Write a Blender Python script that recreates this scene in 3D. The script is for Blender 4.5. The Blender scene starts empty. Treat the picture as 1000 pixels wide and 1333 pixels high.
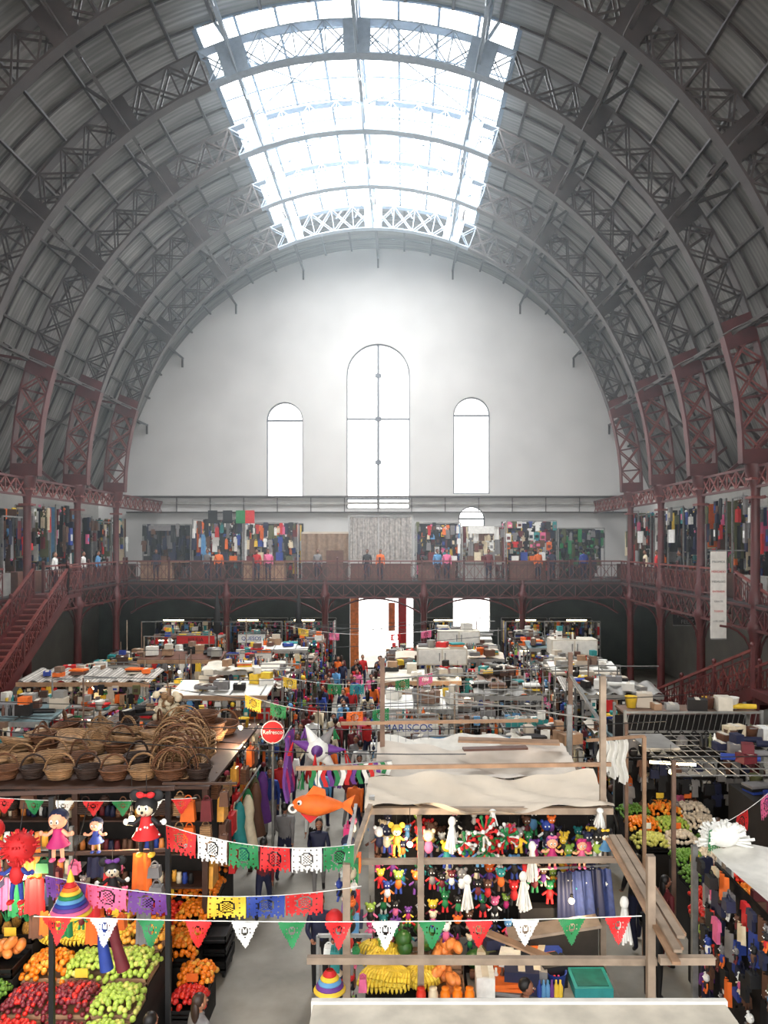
import bpy, math, random
from mathutils import Vector, Matrix
R=random.Random(11)
scene=bpy.context.scene
try:
    scene.view_settings.view_transform='Standard'
except Exception: pass
pi=math.pi; rad=math.radians

# ------------------------------------------------------------------ materials
def s2l(c):
    return tuple((x/12.92 if x<=.04045 else ((x+.055)/1.055)**2.4) for x in c)
_M={}
def M(name,col=(.5,.5,.5),rough=.6,metal=0.,noise=.25,scale=6.,emit=0.,bump=0.,kind=None,trans=0.):
    if name in _M: return _M[name]
    m=bpy.data.materials.new(name); m.use_nodes=True
    nt=m.node_tree; b=nt.nodes['Principled BSDF']; L=nt.links
    c=s2l(col)
    b.inputs['Roughness'].default_value=rough
    b.inputs['Metallic'].default_value=metal
    tc=nt.nodes.new('ShaderNodeTexCoord')
    n=nt.nodes.new('ShaderNodeTexNoise'); n.inputs['Scale'].default_value=scale; n.inputs['Detail'].default_value=5
    L.new(tc.outputs['Object'],n.inputs['Vector'])
    r=nt.nodes.new('ShaderNodeValToRGB')
    lo=tuple(x*(1-noise) for x in c); hi=tuple(min(1,x*(1+noise)) for x in c)
    r.color_ramp.elements[0].position=.3; r.color_ramp.elements[1].position=.7
    r.color_ramp.elements[0].color=(*lo,1); r.color_ramp.elements[1].color=(*hi,1)
    L.new(n.outputs['Fac'],r.inputs['Fac'])
    out=r.outputs['Color']
    if kind in('wicker','corr','plank'):
        w=nt.nodes.new('ShaderNodeTexWave')
        w.inputs['Scale'].default_value={'wicker':9,'corr':4,'plank':1.2}[kind]
        w.bands_direction={'wicker':'Z','corr':'X','plank':'X'}[kind]
        w.inputs['Distortion'].default_value={'wicker':3,'corr':0,'plank':.6}[kind]
        L.new(tc.outputs['Object'],w.inputs['Vector'])
        mx=nt.nodes.new('ShaderNodeMixRGB'); mx.blend_type='MULTIPLY'; mx.inputs['Fac'].default_value=.55
        L.new(out,mx.inputs['Color1']); L.new(w.outputs['Color'],mx.inputs['Color2']); out=mx.outputs['Color']
        bp=nt.nodes.new('ShaderNodeBump'); bp.inputs['Strength'].default_value=.5; bp.inputs['Distance'].default_value=.03
        L.new(w.outputs['Fac'],bp.inputs['Height']); L.new(bp.outputs['Normal'],b.inputs['Normal'])
    elif bump>0:
        bp=nt.nodes.new('ShaderNodeBump'); bp.inputs['Strength'].default_value=bump; bp.inputs['Distance'].default_value=.05
        L.new(n.outputs['Fac'],bp.inputs['Height']); L.new(bp.outputs['Normal'],b.inputs['Normal'])
    L.new(out,b.inputs['Base Color'])
    if emit>0:
        b.inputs['Emission Color'].default_value=(*c,1); b.inputs['Emission Strength'].default_value=emit
    _M[name]=m
    return m
def roofmat():
    m=bpy.data.materials.new('vault_sheet'); m.use_nodes=True; nt=m.node_tree; L=nt.links
    b=nt.nodes['Principled BSDF']; b.inputs['Roughness'].default_value=.55
    uv=nt.nodes.new('ShaderNodeUVMap')
    mp=nt.nodes.new('ShaderNodeMapping'); mp.inputs['Scale'].default_value=(1.6,.12,1)
    L.new(uv.outputs['UV'],mp.inputs['Vector'])
    n=nt.nodes.new('ShaderNodeTexNoise'); n.inputs['Scale'].default_value=3; n.inputs['Detail'].default_value=6
    L.new(mp.outputs['Vector'],n.inputs['Vector'])
    r=nt.nodes.new('ShaderNodeValToRGB')
    r.color_ramp.elements[0].position=.3; r.color_ramp.elements[1].position=.72
    r.color_ramp.elements[0].color=(*s2l((.34,.32,.30)),1); r.color_ramp.elements[1].color=(*s2l((.63,.62,.60)),1)
    L.new(n.outputs['Fac'],r.inputs['Fac'])
    w=nt.nodes.new('ShaderNodeTexWave'); w.bands_direction='X'; w.inputs['Scale'].default_value=1.6; w.inputs['Distortion'].default_value=0
    L.new(uv.outputs['UV'],w.inputs['Vector'])
    mx=nt.nodes.new('ShaderNodeMixRGB'); mx.blend_type='MULTIPLY'; mx.inputs['Fac'].default_value=.35
    L.new(r.outputs['Color'],mx.inputs['Color1']); L.new(w.outputs['Color'],mx.inputs['Color2'])
    # large weathered patches
    n2=nt.nodes.new('ShaderNodeTexNoise'); n2.inputs['Scale'].default_value=.22; n2.inputs['Detail'].default_value=3
    L.new(uv.outputs['UV'],n2.inputs['Vector'])
    r2=nt.nodes.new('ShaderNodeValToRGB'); r2.color_ramp.elements[0].position=.35; r2.color_ramp.elements[1].position=.65
    r2.color_ramp.elements[0].color=(.5,.48,.46,1); r2.color_ramp.elements[1].color=(1,1,1,1)
    L.new(n2.outputs['Fac'],r2.inputs['Fac'])
    mx2=nt.nodes.new('ShaderNodeMixRGB'); mx2.blend_type='MULTIPLY'; mx2.inputs['Fac'].default_value=.8
    L.new(mx.outputs['Color'],mx2.inputs['Color1']); L.new(r2.outputs['Color'],mx2.inputs['Color2'])
    L.new(mx2.outputs['Color'],b.inputs['Base Color'])
    return m
def glassmat():
    m=bpy.data.materials.new('pane_glass'); m.use_nodes=True; nt=m.node_tree; L=nt.links
    nt.nodes.remove(nt.nodes['Principled BSDF'])
    o=nt.nodes['Material Output']; t=nt.nodes.new('ShaderNodeBsdfTransparent'); d=nt.nodes.new('ShaderNodeBsdfTranslucent')
    n=nt.nodes.new('ShaderNodeTexNoise'); n.inputs['Scale'].default_value=.6
    ma=nt.nodes.new('ShaderNodeMath'); ma.operation='MULTIPLY'; ma.inputs[1].default_value=.25
    L.new(n.outputs['Fac'],ma.inputs[0])
    mx=nt.nodes.new('ShaderNodeMixShader'); L.new(ma.outputs[0],mx.inputs[0])
    L.new(t.outputs[0],mx.inputs[1]); L.new(d.outputs[0],mx.inputs[2]); L.new(mx.outputs[0],o.inputs['Surface'])
    return m
GLASS=glassmat(); ROOF=roofmat()
maroon=M('maroon_paint',(.31,.12,.12),.5,noise=.3,scale=2)
maroon_l=M('maroon_worn',(.45,.22,.20),.5,noise=.3,scale=3)
dsteel=M('dark_steel',(.22,.185,.175),.5,noise=.3,scale=2)
gsteel=M('glare_washed_steel',(.58,.64,.70),.5,noise=.1)  # skylight glare painted into the steel colour near the apex
ssteel=M('skylight_steel',(.42,.48,.54),.5,noise=.1)
wsteel=M('window_steel',(.36,.38,.41),.5,noise=.1)
plaster=M('end_plaster',(.77,.765,.755),.85,noise=.06,scale=.5)
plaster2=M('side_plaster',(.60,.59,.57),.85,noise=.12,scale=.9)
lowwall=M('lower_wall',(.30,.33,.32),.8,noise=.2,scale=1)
concrete=M('concrete_floor',(.55,.53,.49),.7,noise=.25,scale=1.3,bump=.1)
dark=M('dark_interior',(.11,.095,.09),.8)
black=M('black_plastic',(.06,.06,.065),.45)
white=M('white_paint',(.88,.87,.84),.6,noise=.1)
offw=M('off_white',(.80,.77,.71),.7,noise=.18,scale=3)
greyp=M('grey_sheet',(.56,.55,.53),.5,noise=.25,scale=2)
beige=M('beige_tarp',(.77,.72,.65),.8,noise=.14,scale=1.5,bump=.3)
tealr=M('teal_sheet',(.44,.52,.53),.5,noise=.25)
brownr=M('brown_sheet',(.38,.25,.20),.6,noise=.25)
rust=M('rusty_sheet',(.49,.39,.33),.7,noise=.35,scale=3)
wood=M('bare_wood',(.62,.49,.38),.7,noise=.25,scale=4)
woodg=M('grey_wood',(.60,.53,.46),.75,noise=.25,scale=4)
dwood=M('dark_wood',(.26,.165,.12),.6,noise=.3,scale=4)
corr=M('corrugated_sheet',(.76,.73,.69),.5,noise=.2,kind='corr')
wick=M('wicker_light',(.68,.52,.36),.7,noise=.3,kind='wicker')
wick2=M('wicker_brown',(.48,.31,.20),.7,noise=.3,kind='wicker')
wick3=M('wicker_dark',(.24,.16,.12),.7,noise=.3,kind='wicker')
metal=M('galv_metal',(.55,.55,.54),.4,.4)
skin1=M('skin_tan',(.68,.47,.36),.6,noise=.06); skin2=M('skin_brown',(.56,.37,.28),.6,noise=.06)
hairb=M('hair_black',(.07,.055,.05),.5); hairg=M('hair_brown',(.20,.13,.09),.5)
eyew=M('eye_white',(.95,.95,.93),.3,noise=0); eyed=M('eye_dark',(.05,.04,.04),.3); lipm=M('lips',(.62,.25,.25),.5)
bulb=M('lamp_glow',(1,.90,.70),.5,emit=14,noise=0)
VIV={'red':(.78,.12,.13),'orange':(.90,.42,.13),'yellow':(.90,.75,.22),'green':(.12,.48,.27),'lime':(.55,.68,.28),
'teal':(.14,.52,.52),'sky':(.36,.58,.76),'blue':(.14,.24,.56),'navy':(.10,.12,.24),'purple':(.40,.20,.52),'pink':(.87,.40,.57),
'magenta':(.72,.15,.42),'whitec':(.90,.90,.88),'cream':(.86,.80,.68),'greyc':(.48,.47,.47),'blackc':(.07,.07,.08),'brownc':(.38,.25,.18),
'maroonc':(.40,.11,.14),'olive':(.34,.35,.22),'peach':(.93,.66,.52)}
V={k:M('cloth_'+k,v,.65,noise=.12,scale=8) for k,v in VIV.items()}
F={k:M('fruit_'+k,v,.35,noise=.15,scale=9) for k,v in {'orange':(.93,.50,.10),'mango':(.90,.64,.24),'apple':(.80,.16,.14),'green':(.66,.76,.32),
 'plum':(.45,.13,.18),'lime':(.38,.55,.20),'tomato':(.85,.20,.12),'papaya':(.90,.55,.28),'banana':(.92,.80,.28),'melon':(.20,.38,.16),'onion':(.86,.80,.72),'pear':(.80,.80,.42)}.items()}
BRIGHT=[V[k] for k in('red','orange','yellow','green','pink','magenta','sky','blue','purple','whitec','lime','teal','red','whitec')]
MUTE=[V[k] for k in('greyc','blackc','brownc','navy','cream','whitec','olive','maroonc','blackc','blue')]
DARKC=[V[k] for k in('blackc','navy','brownc','greyc','blackc')]
MIX=MUTE+DARKC+[V[k] for k in('red','pink','sky','yellow','whitec','orange','teal','whitec')]
WHT=[V['whitec'],V['cream'],V['greyc'],V['whitec'],V['blackc'],V['brownc'],V['sky'],V['red'],offw,greyp]

# ------------------------------------------------------------------ mesh builder
class MB:
    def __init__(s): s.v=[];s.f=[];s.mi=[];s.ms=[];s.sm=[];s.T=None
    def add(s,vs,fs,mat,sm=False):
        o=len(s.v)
        if s.T is not None: s.v.extend([tuple(s.T@Vector(v)) for v in vs])
        else: s.v.extend([tuple(v) for v in vs])
        if mat not in s.ms: s.ms.append(mat)
        i=s.ms.index(mat)
        for f in fs:
            s.f.append(tuple(o+k for k in f)); s.mi.append(i); s.sm.append(sm)
    def box(s,c,d,mat,rz=0,rot=None):
        x,y,z=d[0]/2,d[1]/2,d[2]/2; c=Vector(c)
        vs=[Vector(p) for p in((-x,-y,-z),(x,-y,-z),(x,y,-z),(-x,y,-z),(-x,-y,z),(x,-y,z),(x,y,z),(-x,y,z))]
        if rot is not None: vs=[rot@v for v in vs]
        elif rz:
            m=Matrix.Rotation(rz,3,'Z'); vs=[m@v for v in vs]
        s.add([v+c for v in vs],[(0,3,2,1),(4,5,6,7),(0,1,5,4),(1,2,6,5),(2,3,7,6),(3,0,4,7)],mat)
    def bx(s,x0,x1,y0,y1,z0,z1,mat): s.box(((x0+x1)/2,(y0+y1)/2,(z0+z1)/2),(abs(x1-x0),abs(y1-y0),abs(z1-z0)),mat)
    def frame(s,p,q):
        d=(Vector(q)-Vector(p)); l=d.length; d=d/max(l,1e-9)
        up=Vector((0,0,1)) if abs(d.z)<.95 else Vector((0,1,0))
        a=d.cross(up).normalized(); b=a.cross(d).normalized()
        return d,a,b
    def bar(s,p,q,w,h,mat,up=None):
        p=Vector(p);q=Vector(q)
        d=(q-p).normalized()
        if up is None: _,a,b=s.frame(p,q)
        else:
            a=d.cross(Vector(up)).normalized(); b=a.cross(d).normalized()
        vs=[]
        for c in(p,q):
            for i,j in((-1,-1),(1,-1),(1,1),(-1,1)): vs.append(c+a*(w/2*i)+b*(h/2*j))
        s.add(vs,[(0,1,2,3),(7,6,5,4),(0,4,5,1),(1,5,6,2),(2,6,7,3),(3,7,4,0)],mat)
    def cyl(s,p,q,r1,r2,mat,n=8,caps=True,sm=True):
        _,a,b=s.frame(p,q); p=Vector(p);q=Vector(q); vs=[]
        for c,r in((p,r1),(q,r2)):
            for i in range(n):
                t=2*pi*i/n; vs.append(c+a*(r*math.cos(t))+b*(r*math.sin(t)))
        fs=[(i,(i+1)%n,n+(i+1)%n,n+i) for i in range(n)]
        s.add(vs,fs,mat,sm)
        if caps: s.add(vs,[tuple(range(n))[::-1],tuple(range(n,2*n))],mat)
    def tube(s,pts,r,mat,n=5):
        k=len(pts)
        for i in range(k-1):
            r1=r[i] if isinstance(r,list) else r; r2=r[i+1] if isinstance(r,list) else r
            s.cyl(pts[i],pts[i+1],r1,r2,mat,n,caps=(i in(0,k-2)))
    def sph(s,c,r,mat,nu=10,nv=7,rot=None,fn=None):
        if not hasattr(r,'__len__'): r=(r,r,r)
        c=Vector(c); vs=[];fs=[]
        for j in range(1,nv):
            ph=pi*j/nv
            for i in range(nu):
                t=2*pi*i/nu; v=Vector((math.sin(ph)*math.cos(t),math.sin(ph)*math.sin(t),math.cos(ph)))
                if fn: v=fn(v)
                vs.append(Vector((v.x*r[0],v.y*r[1],v.z*r[2])))
        vs.append(Vector((0,0,r[2]))); vs.append(Vector((0,0,-r[2]))); T=len(vs)-2;B=T+1
        for j in range(nv-2):
            for i in range(nu):
                fs.append((j*nu+i,(j+1)*nu+i,(j+1)*nu+(i+1)%nu,j*nu+(i+1)%nu))
        for i in range(nu):
            fs.append((T,i,(i+1)%nu)); fs.append((B,(nv-2)*nu+(i+1)%nu,(nv-2)*nu+i))
        if rot is not None: vs=[rot@v for v in vs]
        s.add([v+c for v in vs],fs,mat,True)
    def lathe(s,prof,c,mat,n=14,rot=None):
        c=Vector(c);vs=[];fs=[]
        for(r,z) in prof:
            for i in range(n):
                t=2*pi*i/n; v=Vector((r*math.cos(t),r*math.sin(t),z))
                if rot is not None: v=rot@v
                vs.append(v+c)
        for j in range(len(prof)-1):
            for i in range(n): fs.append((j*n+i,j*n+(i+1)%n,(j+1)*n+(i+1)%n,(j+1)*n+i))
        s.add(vs,fs,mat,True)
    def tor(s,c,Rr,r,mat,rot=None,n=16,k=5,a0=0,a1=2*pi,sx=1,sy=1):
        c=Vector(c);pts=[]
        for i in range(n+1):
            t=a0+(a1-a0)*i/n; v=Vector((Rr*sx*math.cos(t),Rr*sy*math.sin(t),0))
            if rot is not None: v=rot@v
            pts.append(v+c)
        s.tube(pts,r,mat,k)
    def prism(s,pts,y0,y1,mat):
        n=len(pts); vs=[(x,y0,z) for x,z in pts]+[(x,y1,z) for x,z in pts]
        s.add(vs,[tuple(range(n)),tuple(range(2*n-1,n-1,-1))]+[(i,n+i,n+(i+1)%n,(i+1)%n) for i in range(n)],mat)
    def grid(s,fn,nu,nv,mat,sm=True):
        vs=[fn(i/nu,j/nv) for j in range(nv+1) for i in range(nu+1)]
        fs=[(j*(nu+1)+i,j*(nu+1)+i+1,(j+1)*(nu+1)+i+1,(j+1)*(nu+1)+i) for j in range(nv) for i in range(nu)]
        s.add(vs,fs,mat,sm)
    def merge(s,o):
        off=len(s.v); s.v+=o.v
        for f,mi,sm in zip(o.f,o.mi,o.sm):
            mt=o.ms[mi]
            if mt not in s.ms: s.ms.append(mt)
            s.f.append(tuple(off+k for k in f)); s.mi.append(s.ms.index(mt)); s.sm.append(sm)
    def mesh(s,name,org):
        me=bpy.data.meshes.new(name)
        me.from_pydata([(v[0]-org[0],v[1]-org[1],v[2]-org[2]) for v in s.v],[],s.f)
        for m in s.ms: me.materials.append(m)
        me.polygons.foreach_set('material_index',s.mi); me.polygons.foreach_set('use_smooth',s.sm)
        me.update(); return me
    def done(s,name,org=None):
        if org is None:
            xs=[v[0] for v in s.v];ys=[v[1] for v in s.v];zs=[v[2] for v in s.v]
            org=((min(xs)+max(xs))/2,(min(ys)+max(ys))/2,min(zs))
        o=bpy.data.objects.new(name,s.mesh(name,org)); o.location=org
        scene.collection.objects.link(o); return o
def inst(o,loc,rz=0,sc=1,name=None):
    n=bpy.data.objects.new(name or o.name.split('.')[0],o.data); n.location=loc; n.rotation_euler=(0,0,rz)
    n.scale=(sc,sc,sc); scene.collection.objects.link(n); return n
def textmesh(mb,txt,size,T,mat):
    cu=bpy.data.curves.new('txt','FONT'); cu.body=txt; cu.size=size; cu.align_x='CENTER'; cu.align_y='CENTER'; cu.extrude=.004
    ob=bpy.data.objects.new('txt',cu); scene.collection.objects.link(ob)
    bpy.context.view_layer.update()
    me=bpy.data.meshes.new_from_object(ob.evaluated_get(bpy.context.evaluated_depsgraph_get()))
    old=mb.T; mb.T=T if old is None else old@T
    mb.add([v.co.copy() for v in me.vertices],[tuple(p.vertices) for p in me.polygons],mat)
    mb.T=old; bpy.data.objects.remove(ob); bpy.data.meshes.remove(me)
FRONT=Matrix.Rotation(pi/2,4,'X')
def at(x,y,z,rz=0): return Matrix.Translation((x,y,z))@Matrix.Rotation(rz,4,'Z')

# ================================================================== SHELL
ZC=10.1; RV=15.1
TR=[38.5-4.55*k for k in range(8)]
YB=46.0
mb=MB(); mb.bx(-17.2,17.2,-8,YB+8,-.2,0,concrete); mb.done('floor')
HOLES=((0,1.9,9.6,17.6,1.9),(-5.6,1.1,10.3,14.9,1.1),(5.6,1.1,10.5,15.2,1.1),(5.6,.8,7.6,9.0,.75),(.2,1.9,0,4.7,.01),(5.6,1.1,2.2,4.6,.01))
def opening(x):
    ops=[]
    for cx,hw,z0,zs,rz in HOLES:
        if abs(x-cx)<hw-1e-6: ops.append((z0,zs+rz*math.sqrt(max(0,1-((x-cx)/hw)**2))))
        elif abs(abs(x-cx)-hw)<=1e-6: ops.append((z0,zs))
    return sorted(ops)
edges={-17.0,17.0}
for cx,hw,_,_,_ in HOLES:
    for k in range(17): edges.add(round(cx-hw*math.cos(pi*k/16),5))
edges=sorted(edges)
mb=MB()
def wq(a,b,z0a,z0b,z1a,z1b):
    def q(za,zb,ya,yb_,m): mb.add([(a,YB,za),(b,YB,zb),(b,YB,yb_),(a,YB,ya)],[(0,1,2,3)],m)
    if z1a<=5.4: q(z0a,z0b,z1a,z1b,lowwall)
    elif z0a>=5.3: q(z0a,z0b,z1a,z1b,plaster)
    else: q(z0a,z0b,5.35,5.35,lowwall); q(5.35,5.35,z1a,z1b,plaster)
for a,b in zip(edges[:-1],edges[1:]):
    if b-a<1e-4: continue
    oa=opening(a+1e-5);ob_=opening(b-1e-5)
    if len(oa)!=len(ob_): om=opening((a+b)/2); oa=ob_=om
    za,zb=0,0
    for(p,q),(r,t) in zip(oa,ob_):
        if p>za+.01: wq(a,b,za,zb,p,r)
        mb.add([(a,YB,p),(b,YB,r),(b,YB+.6,r),(a,YB+.6,p)],[(0,1,2,3)],plaster)
        mb.add([(a,YB,q),(b,YB,t),(b,YB+.6,t),(a,YB+.6,q)],[(0,3,2,1)],plaster)
        za,zb=q,t
    wq(a,b,za,zb,27,27)
for cx,hw,z0,z1,_ in HOLES:
    for sx in(-1,1): mb.add([(cx+sx*hw,YB,z0),(cx+sx*hw,YB+.6,z0),(cx+sx*hw,YB+.6,z1),(cx+sx*hw,YB,z1)],[(0,1,2,3)],plaster)
mb.done('wall_back')
def window(cx,hw,z0,zs,hz,name,bars,w_=.14):
    w=MB(); y=YB+.2
    pts=[(cx-hw,z0)]+[(cx-hw*math.cos(pi*k/16),zs+hz*math.sin(pi*k/16)) for k in range(17)]+[(cx+hw,z0),(cx-hw,z0)]
    for p,q in zip(pts[:-1],pts[1:]): w.bar((p[0],y,p[1]),(q[0],y,q[1]),.14,.12,wsteel)
    for z in bars: w.bar((cx-hw,y,z),(cx+hw,y,z),.1,w_*.8,wsteel)
    if hw>1.5:
        w.bar((cx,y,z0),(cx,y,zs+hz),w_,.12,wsteel)
        for z in(12.4,15.0,17.6): w.bar((cx-.18,y-.05,z),(cx+.18,y-.05,z),.1,.25,wsteel)
    w.add([(p[0],y+.05,p[1]) for p in pts[:-1]],[tuple(range(len(pts)-1))],GLASS)
    w.done(name)
window(0,1.9,9.6,17.6,1.9,'window_1',(10.2,15.0))
window(-5.6,1.1,10.3,14.9,1.1,'window_2',(14.9,))
window(5.6,1.1,10.5,15.2,1.1,'window_3',(15.2,))
window(5.6,.8,7.6,9.,.75,'window_4',(9.,))
mb=MB()
mb.bx(-15,15,YB-.18,YB,9.85,10.0,greyp); mb.bx(-15,15,YB-.3,YB,9.35,9.42,dsteel); mb.bx(-15,15,YB-.3,YB,10.25,10.36,dsteel)
for x in range(-14,15,2): mb.bar((x,YB-.25,9.4),(x,YB-.25,10.3),.05,.05,dsteel)
mb.done('trim_1')
for sx,nm in((-1,'wall_left'),(1,'wall_right')):
    mb=MB(); X=sx*16.75; ys=[-8]+[y for t in sorted(TR) for y in(t+1.4,t+3.1)]+[YB+.1]
    for i in range(len(ys)-1):
        if i%2==1 and sx>0 and ys[i]>35:
            for z0,z1 in((0,7.2),(9.1,10.3)): mb.bx(X,X+sx*.3,ys[i],ys[i+1],z0,z1,plaster2)
        else: mb.bx(X,X+sx*.3,ys[i],ys[i+1],0,10.3,plaster2)
    mb.done(nm)
A0=rad(66)
def vp(a):
    s=1 if a>=0 else -1; b=abs(a)
    if b<=A0: return (s*RV*math.sin(b),ZC+RV*math.cos(b))
    l=RV*(b-A0)*1.0
    return (s*(RV*math.sin(A0)+math.cos(A0)*l),ZC+RV*math.cos(A0)-math.sin(A0)*l)
AEND=A0+ (RV*math.cos(A0)/math.sin(A0))/RV
SKA=rad(20.5); SY0,SY1=24.85,40.2
me=bpy.data.meshes.new('ceiling'); vs=[];fs=[];uvs=[]
angs=[-AEND+(AEND-SKA)*i/22 for i in range(23)]; angs=angs+[-SKA+2*SKA*i/10 for i in range(1,10)]+[-a for a in reversed(angs)]
yss=[-8,0,8,16,SY0,32,SY1,YB+.1]
for j,y in enumerate(yss):
    for a in angs:
        x,z=vp(a); vs.append((x,y,z))
na=len(angs)
for j in range(len(yss)-1):
    for i in range(na-1):
        am=(angs[i]+angs[i+1])/2; ym=(yss[j]+yss[j+1])/2
        if abs(am)<SKA and SY0<ym<SY1: continue
        fs.append((j*na+i,j*na+i+1,(j+1)*na+i+1,(j+1)*na+i))
        uvs+=[(yss[j],angs[i]*RV),(yss[j],angs[i+1]*RV),(yss[j+1],angs[i+1]*RV),(yss[j+1],angs[i]*RV)]
me.from_pydata(vs,[],fs); ul=me.uv_layers.new(name='UVMap')
for k,u in enumerate(uvs): ul.data[k].uv=u
me.materials.append(ROOF)
for p in me.polygons: p.use_smooth=True
o=bpy.data.objects.new('ceiling',me); scene.collection.objects.link(o)
mb=MB()
for k in range(-13,14):
    a=rad(6*k)
    if abs(a)>AEND: continue
    x,z=vp(a); x*=.993; z-=.07*math.cos(a)
    segs=[(-8,YB)] if abs(a)>=SKA else [(-8,SY0),(SY1,YB)]
    for y0,y1 in segs: mb.bar((x,y0,z),(x,y1,z),.1,.09,dsteel)
for t in [y for T in TR for y in(T,T+1.52,T+3.03)]+[41.5,43,44.5]:
    for i in range(na-1):
        if abs((angs[i]+angs[i+1])/2)<SKA and SY0<t<SY1: continue
        p=vp(angs[i]);q=vp(angs[i+1]); mb.bar((p[0]*.995,t,p[1]-.03),(q[0]*.995,t,q[1]-.03),.08,.07,dsteel,up=(0,1,0))
mb.done('vault_rafters')
mb=MB(); gl=MB()
ka=[-20.5+41*i/8 for i in range(9)]
for k in ka:
    x,z=vp(rad(k)); w=.18 if abs(abs(k)-20.5)<.1 or k==0 else .09
    mb.bar((x,SY0,z),(x,SY1,z),w,w*.8,ssteel)
ny=11
for j in range(ny+1):
    y=SY0+(SY1-SY0)*j/ny
    for i in range(16):
        a=rad(-20.5+41*i/16);b=rad(-20.5+41*(i+1)/16); p=vp(a);q=vp(b)
        w=.16 if j in(0,ny) else .09
        mb.bar((p[0],y,p[1]),(q[0],y,q[1]),w,.08,ssteel,up=(0,1,0))
for t in range(3):
    y0,y1=TR[t+1],TR[t]
    for sgn in(-1,1):
        for a,b in((0,18),(18,0)):
            p=vp(rad(sgn*a));q=vp(rad(sgn*b)); 
            mb.cyl((p[0],y0,p[1]-.9),(q[0],y1,q[1]-.9),.025,.025,ssteel,5)
for i in range(-4,5):
    mb.bar((i*1.0,40.15,24.6-abs(i)*.05),(0,40.15,27.4),.06,.06,ssteel)
for z in(25.2,25.9,26.6):
    h=4*(27.4-z)/2.9; mb.bar((-h,40.15,z),(h,40.15,z),.06,.06,ssteel)
mb.done('skylight_frame')
gl.grid(lambda u,v:(vp(rad(-20.5+41*u))[0],SY0+(SY1-SY0)*v,vp(rad(-20.5+41*u))[1]+.08),16,4,GLASS)
gl.done('skylight_glass')

def ei(a): return (12.45*math.cos(a),ZC+13.2*math.sin(a))
def eo(a): return (13.45*math.cos(a),ZC+14.3*math.sin(a))
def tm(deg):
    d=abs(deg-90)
    return gsteel if d<21 else (maroon if d>70 else dsteel)
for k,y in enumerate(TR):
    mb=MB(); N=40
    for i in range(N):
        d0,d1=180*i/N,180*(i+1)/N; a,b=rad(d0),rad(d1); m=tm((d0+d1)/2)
        p,q=ei(a),ei(b); r,t=eo(a),eo(b); thin=.6 if m is gsteel else 1
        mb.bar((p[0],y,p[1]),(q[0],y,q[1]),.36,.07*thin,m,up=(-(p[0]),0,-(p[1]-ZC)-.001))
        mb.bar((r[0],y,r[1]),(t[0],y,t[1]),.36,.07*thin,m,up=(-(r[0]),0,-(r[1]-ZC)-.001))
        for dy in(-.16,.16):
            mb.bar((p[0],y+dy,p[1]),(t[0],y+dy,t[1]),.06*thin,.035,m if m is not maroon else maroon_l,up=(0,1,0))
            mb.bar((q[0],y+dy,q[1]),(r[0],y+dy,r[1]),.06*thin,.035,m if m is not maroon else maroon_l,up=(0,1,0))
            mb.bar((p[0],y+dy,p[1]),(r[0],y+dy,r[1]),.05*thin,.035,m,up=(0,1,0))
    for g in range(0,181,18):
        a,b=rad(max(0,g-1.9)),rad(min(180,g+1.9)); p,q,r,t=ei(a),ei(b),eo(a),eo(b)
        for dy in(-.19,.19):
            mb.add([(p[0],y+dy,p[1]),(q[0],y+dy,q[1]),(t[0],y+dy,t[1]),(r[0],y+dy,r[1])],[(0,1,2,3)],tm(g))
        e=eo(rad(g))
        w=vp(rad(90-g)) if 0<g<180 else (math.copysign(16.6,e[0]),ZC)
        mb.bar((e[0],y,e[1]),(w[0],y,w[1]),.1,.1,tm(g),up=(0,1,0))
    for sx in(-1,1):
        mb.bar((sx*12.9,y,ZC),(sx*16.6,y,ZC+.05),.14,.14,maroon); mb.bar((sx*12.9,y,ZC-.7),(sx*16.2,y,ZC+2.0),.12,.12,maroon)
        mb.bar((sx*13.2,y,ZC+3.2),(sx*16.4,y,ZC+.3),.1,.1,dsteel)
    mb.done('arch_truss')
for k in range(0,len(TR)):
    y1=YB-.05 if k==0 else TR[k-1]-.2; y0=TR[k]+.2
    mb=MB()
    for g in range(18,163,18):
        a=rad(g); p,r=ei(a),eo(a); m=gsteel if abs(g-90)<21 else dsteel
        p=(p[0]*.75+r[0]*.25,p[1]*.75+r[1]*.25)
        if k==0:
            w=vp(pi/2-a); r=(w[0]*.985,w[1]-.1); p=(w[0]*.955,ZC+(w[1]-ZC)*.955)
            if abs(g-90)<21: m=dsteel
        n=5 if k else 7
        upv=(p[0],0,p[1]-ZC)
        mb.bar((p[0],y0,p[1]),(p[0],y1,p[1]),.12,.06,m,up=upv); mb.bar((r[0],y0,r[1]),(r[0],y1,r[1]),.12,.06,m,up=upv)
        for i in range(n):
            ya=y0+(y1-y0)*i/n; yb=y0+(y1-y0)*(i+1)/n
            mb.bar((p[0],ya,p[1]),(r[0],yb,r[1]),.05,.05,m); mb.bar((p[0],yb,p[1]),(r[0],ya,r[1]),.05,.05,m)
            mb.bar((p[0],ya,p[1]),(r[0],ya,r[1]),.05,.05,m)
        d=Vector((-math.cos(a)*.8,0,-math.sin(a)*.8))
        for ye,sg in((y0,1),(y1,-1)):
            if k==0: continue
            pts=[Vector((p[0],ye+sg*.25+sg*1.1*math.sin(t*pi/10),p[1]))+d*(math.cos(t*pi/10)*.55) for t in range(6)]
            mb.tube(pts,.035,m,4)
        if k==0: mb.bar((p[0],45.8,p[1]),(p[0],45.8,p[1]-.55),.1,.1,dsteel)
    mb.done('lattice_girder')

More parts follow.
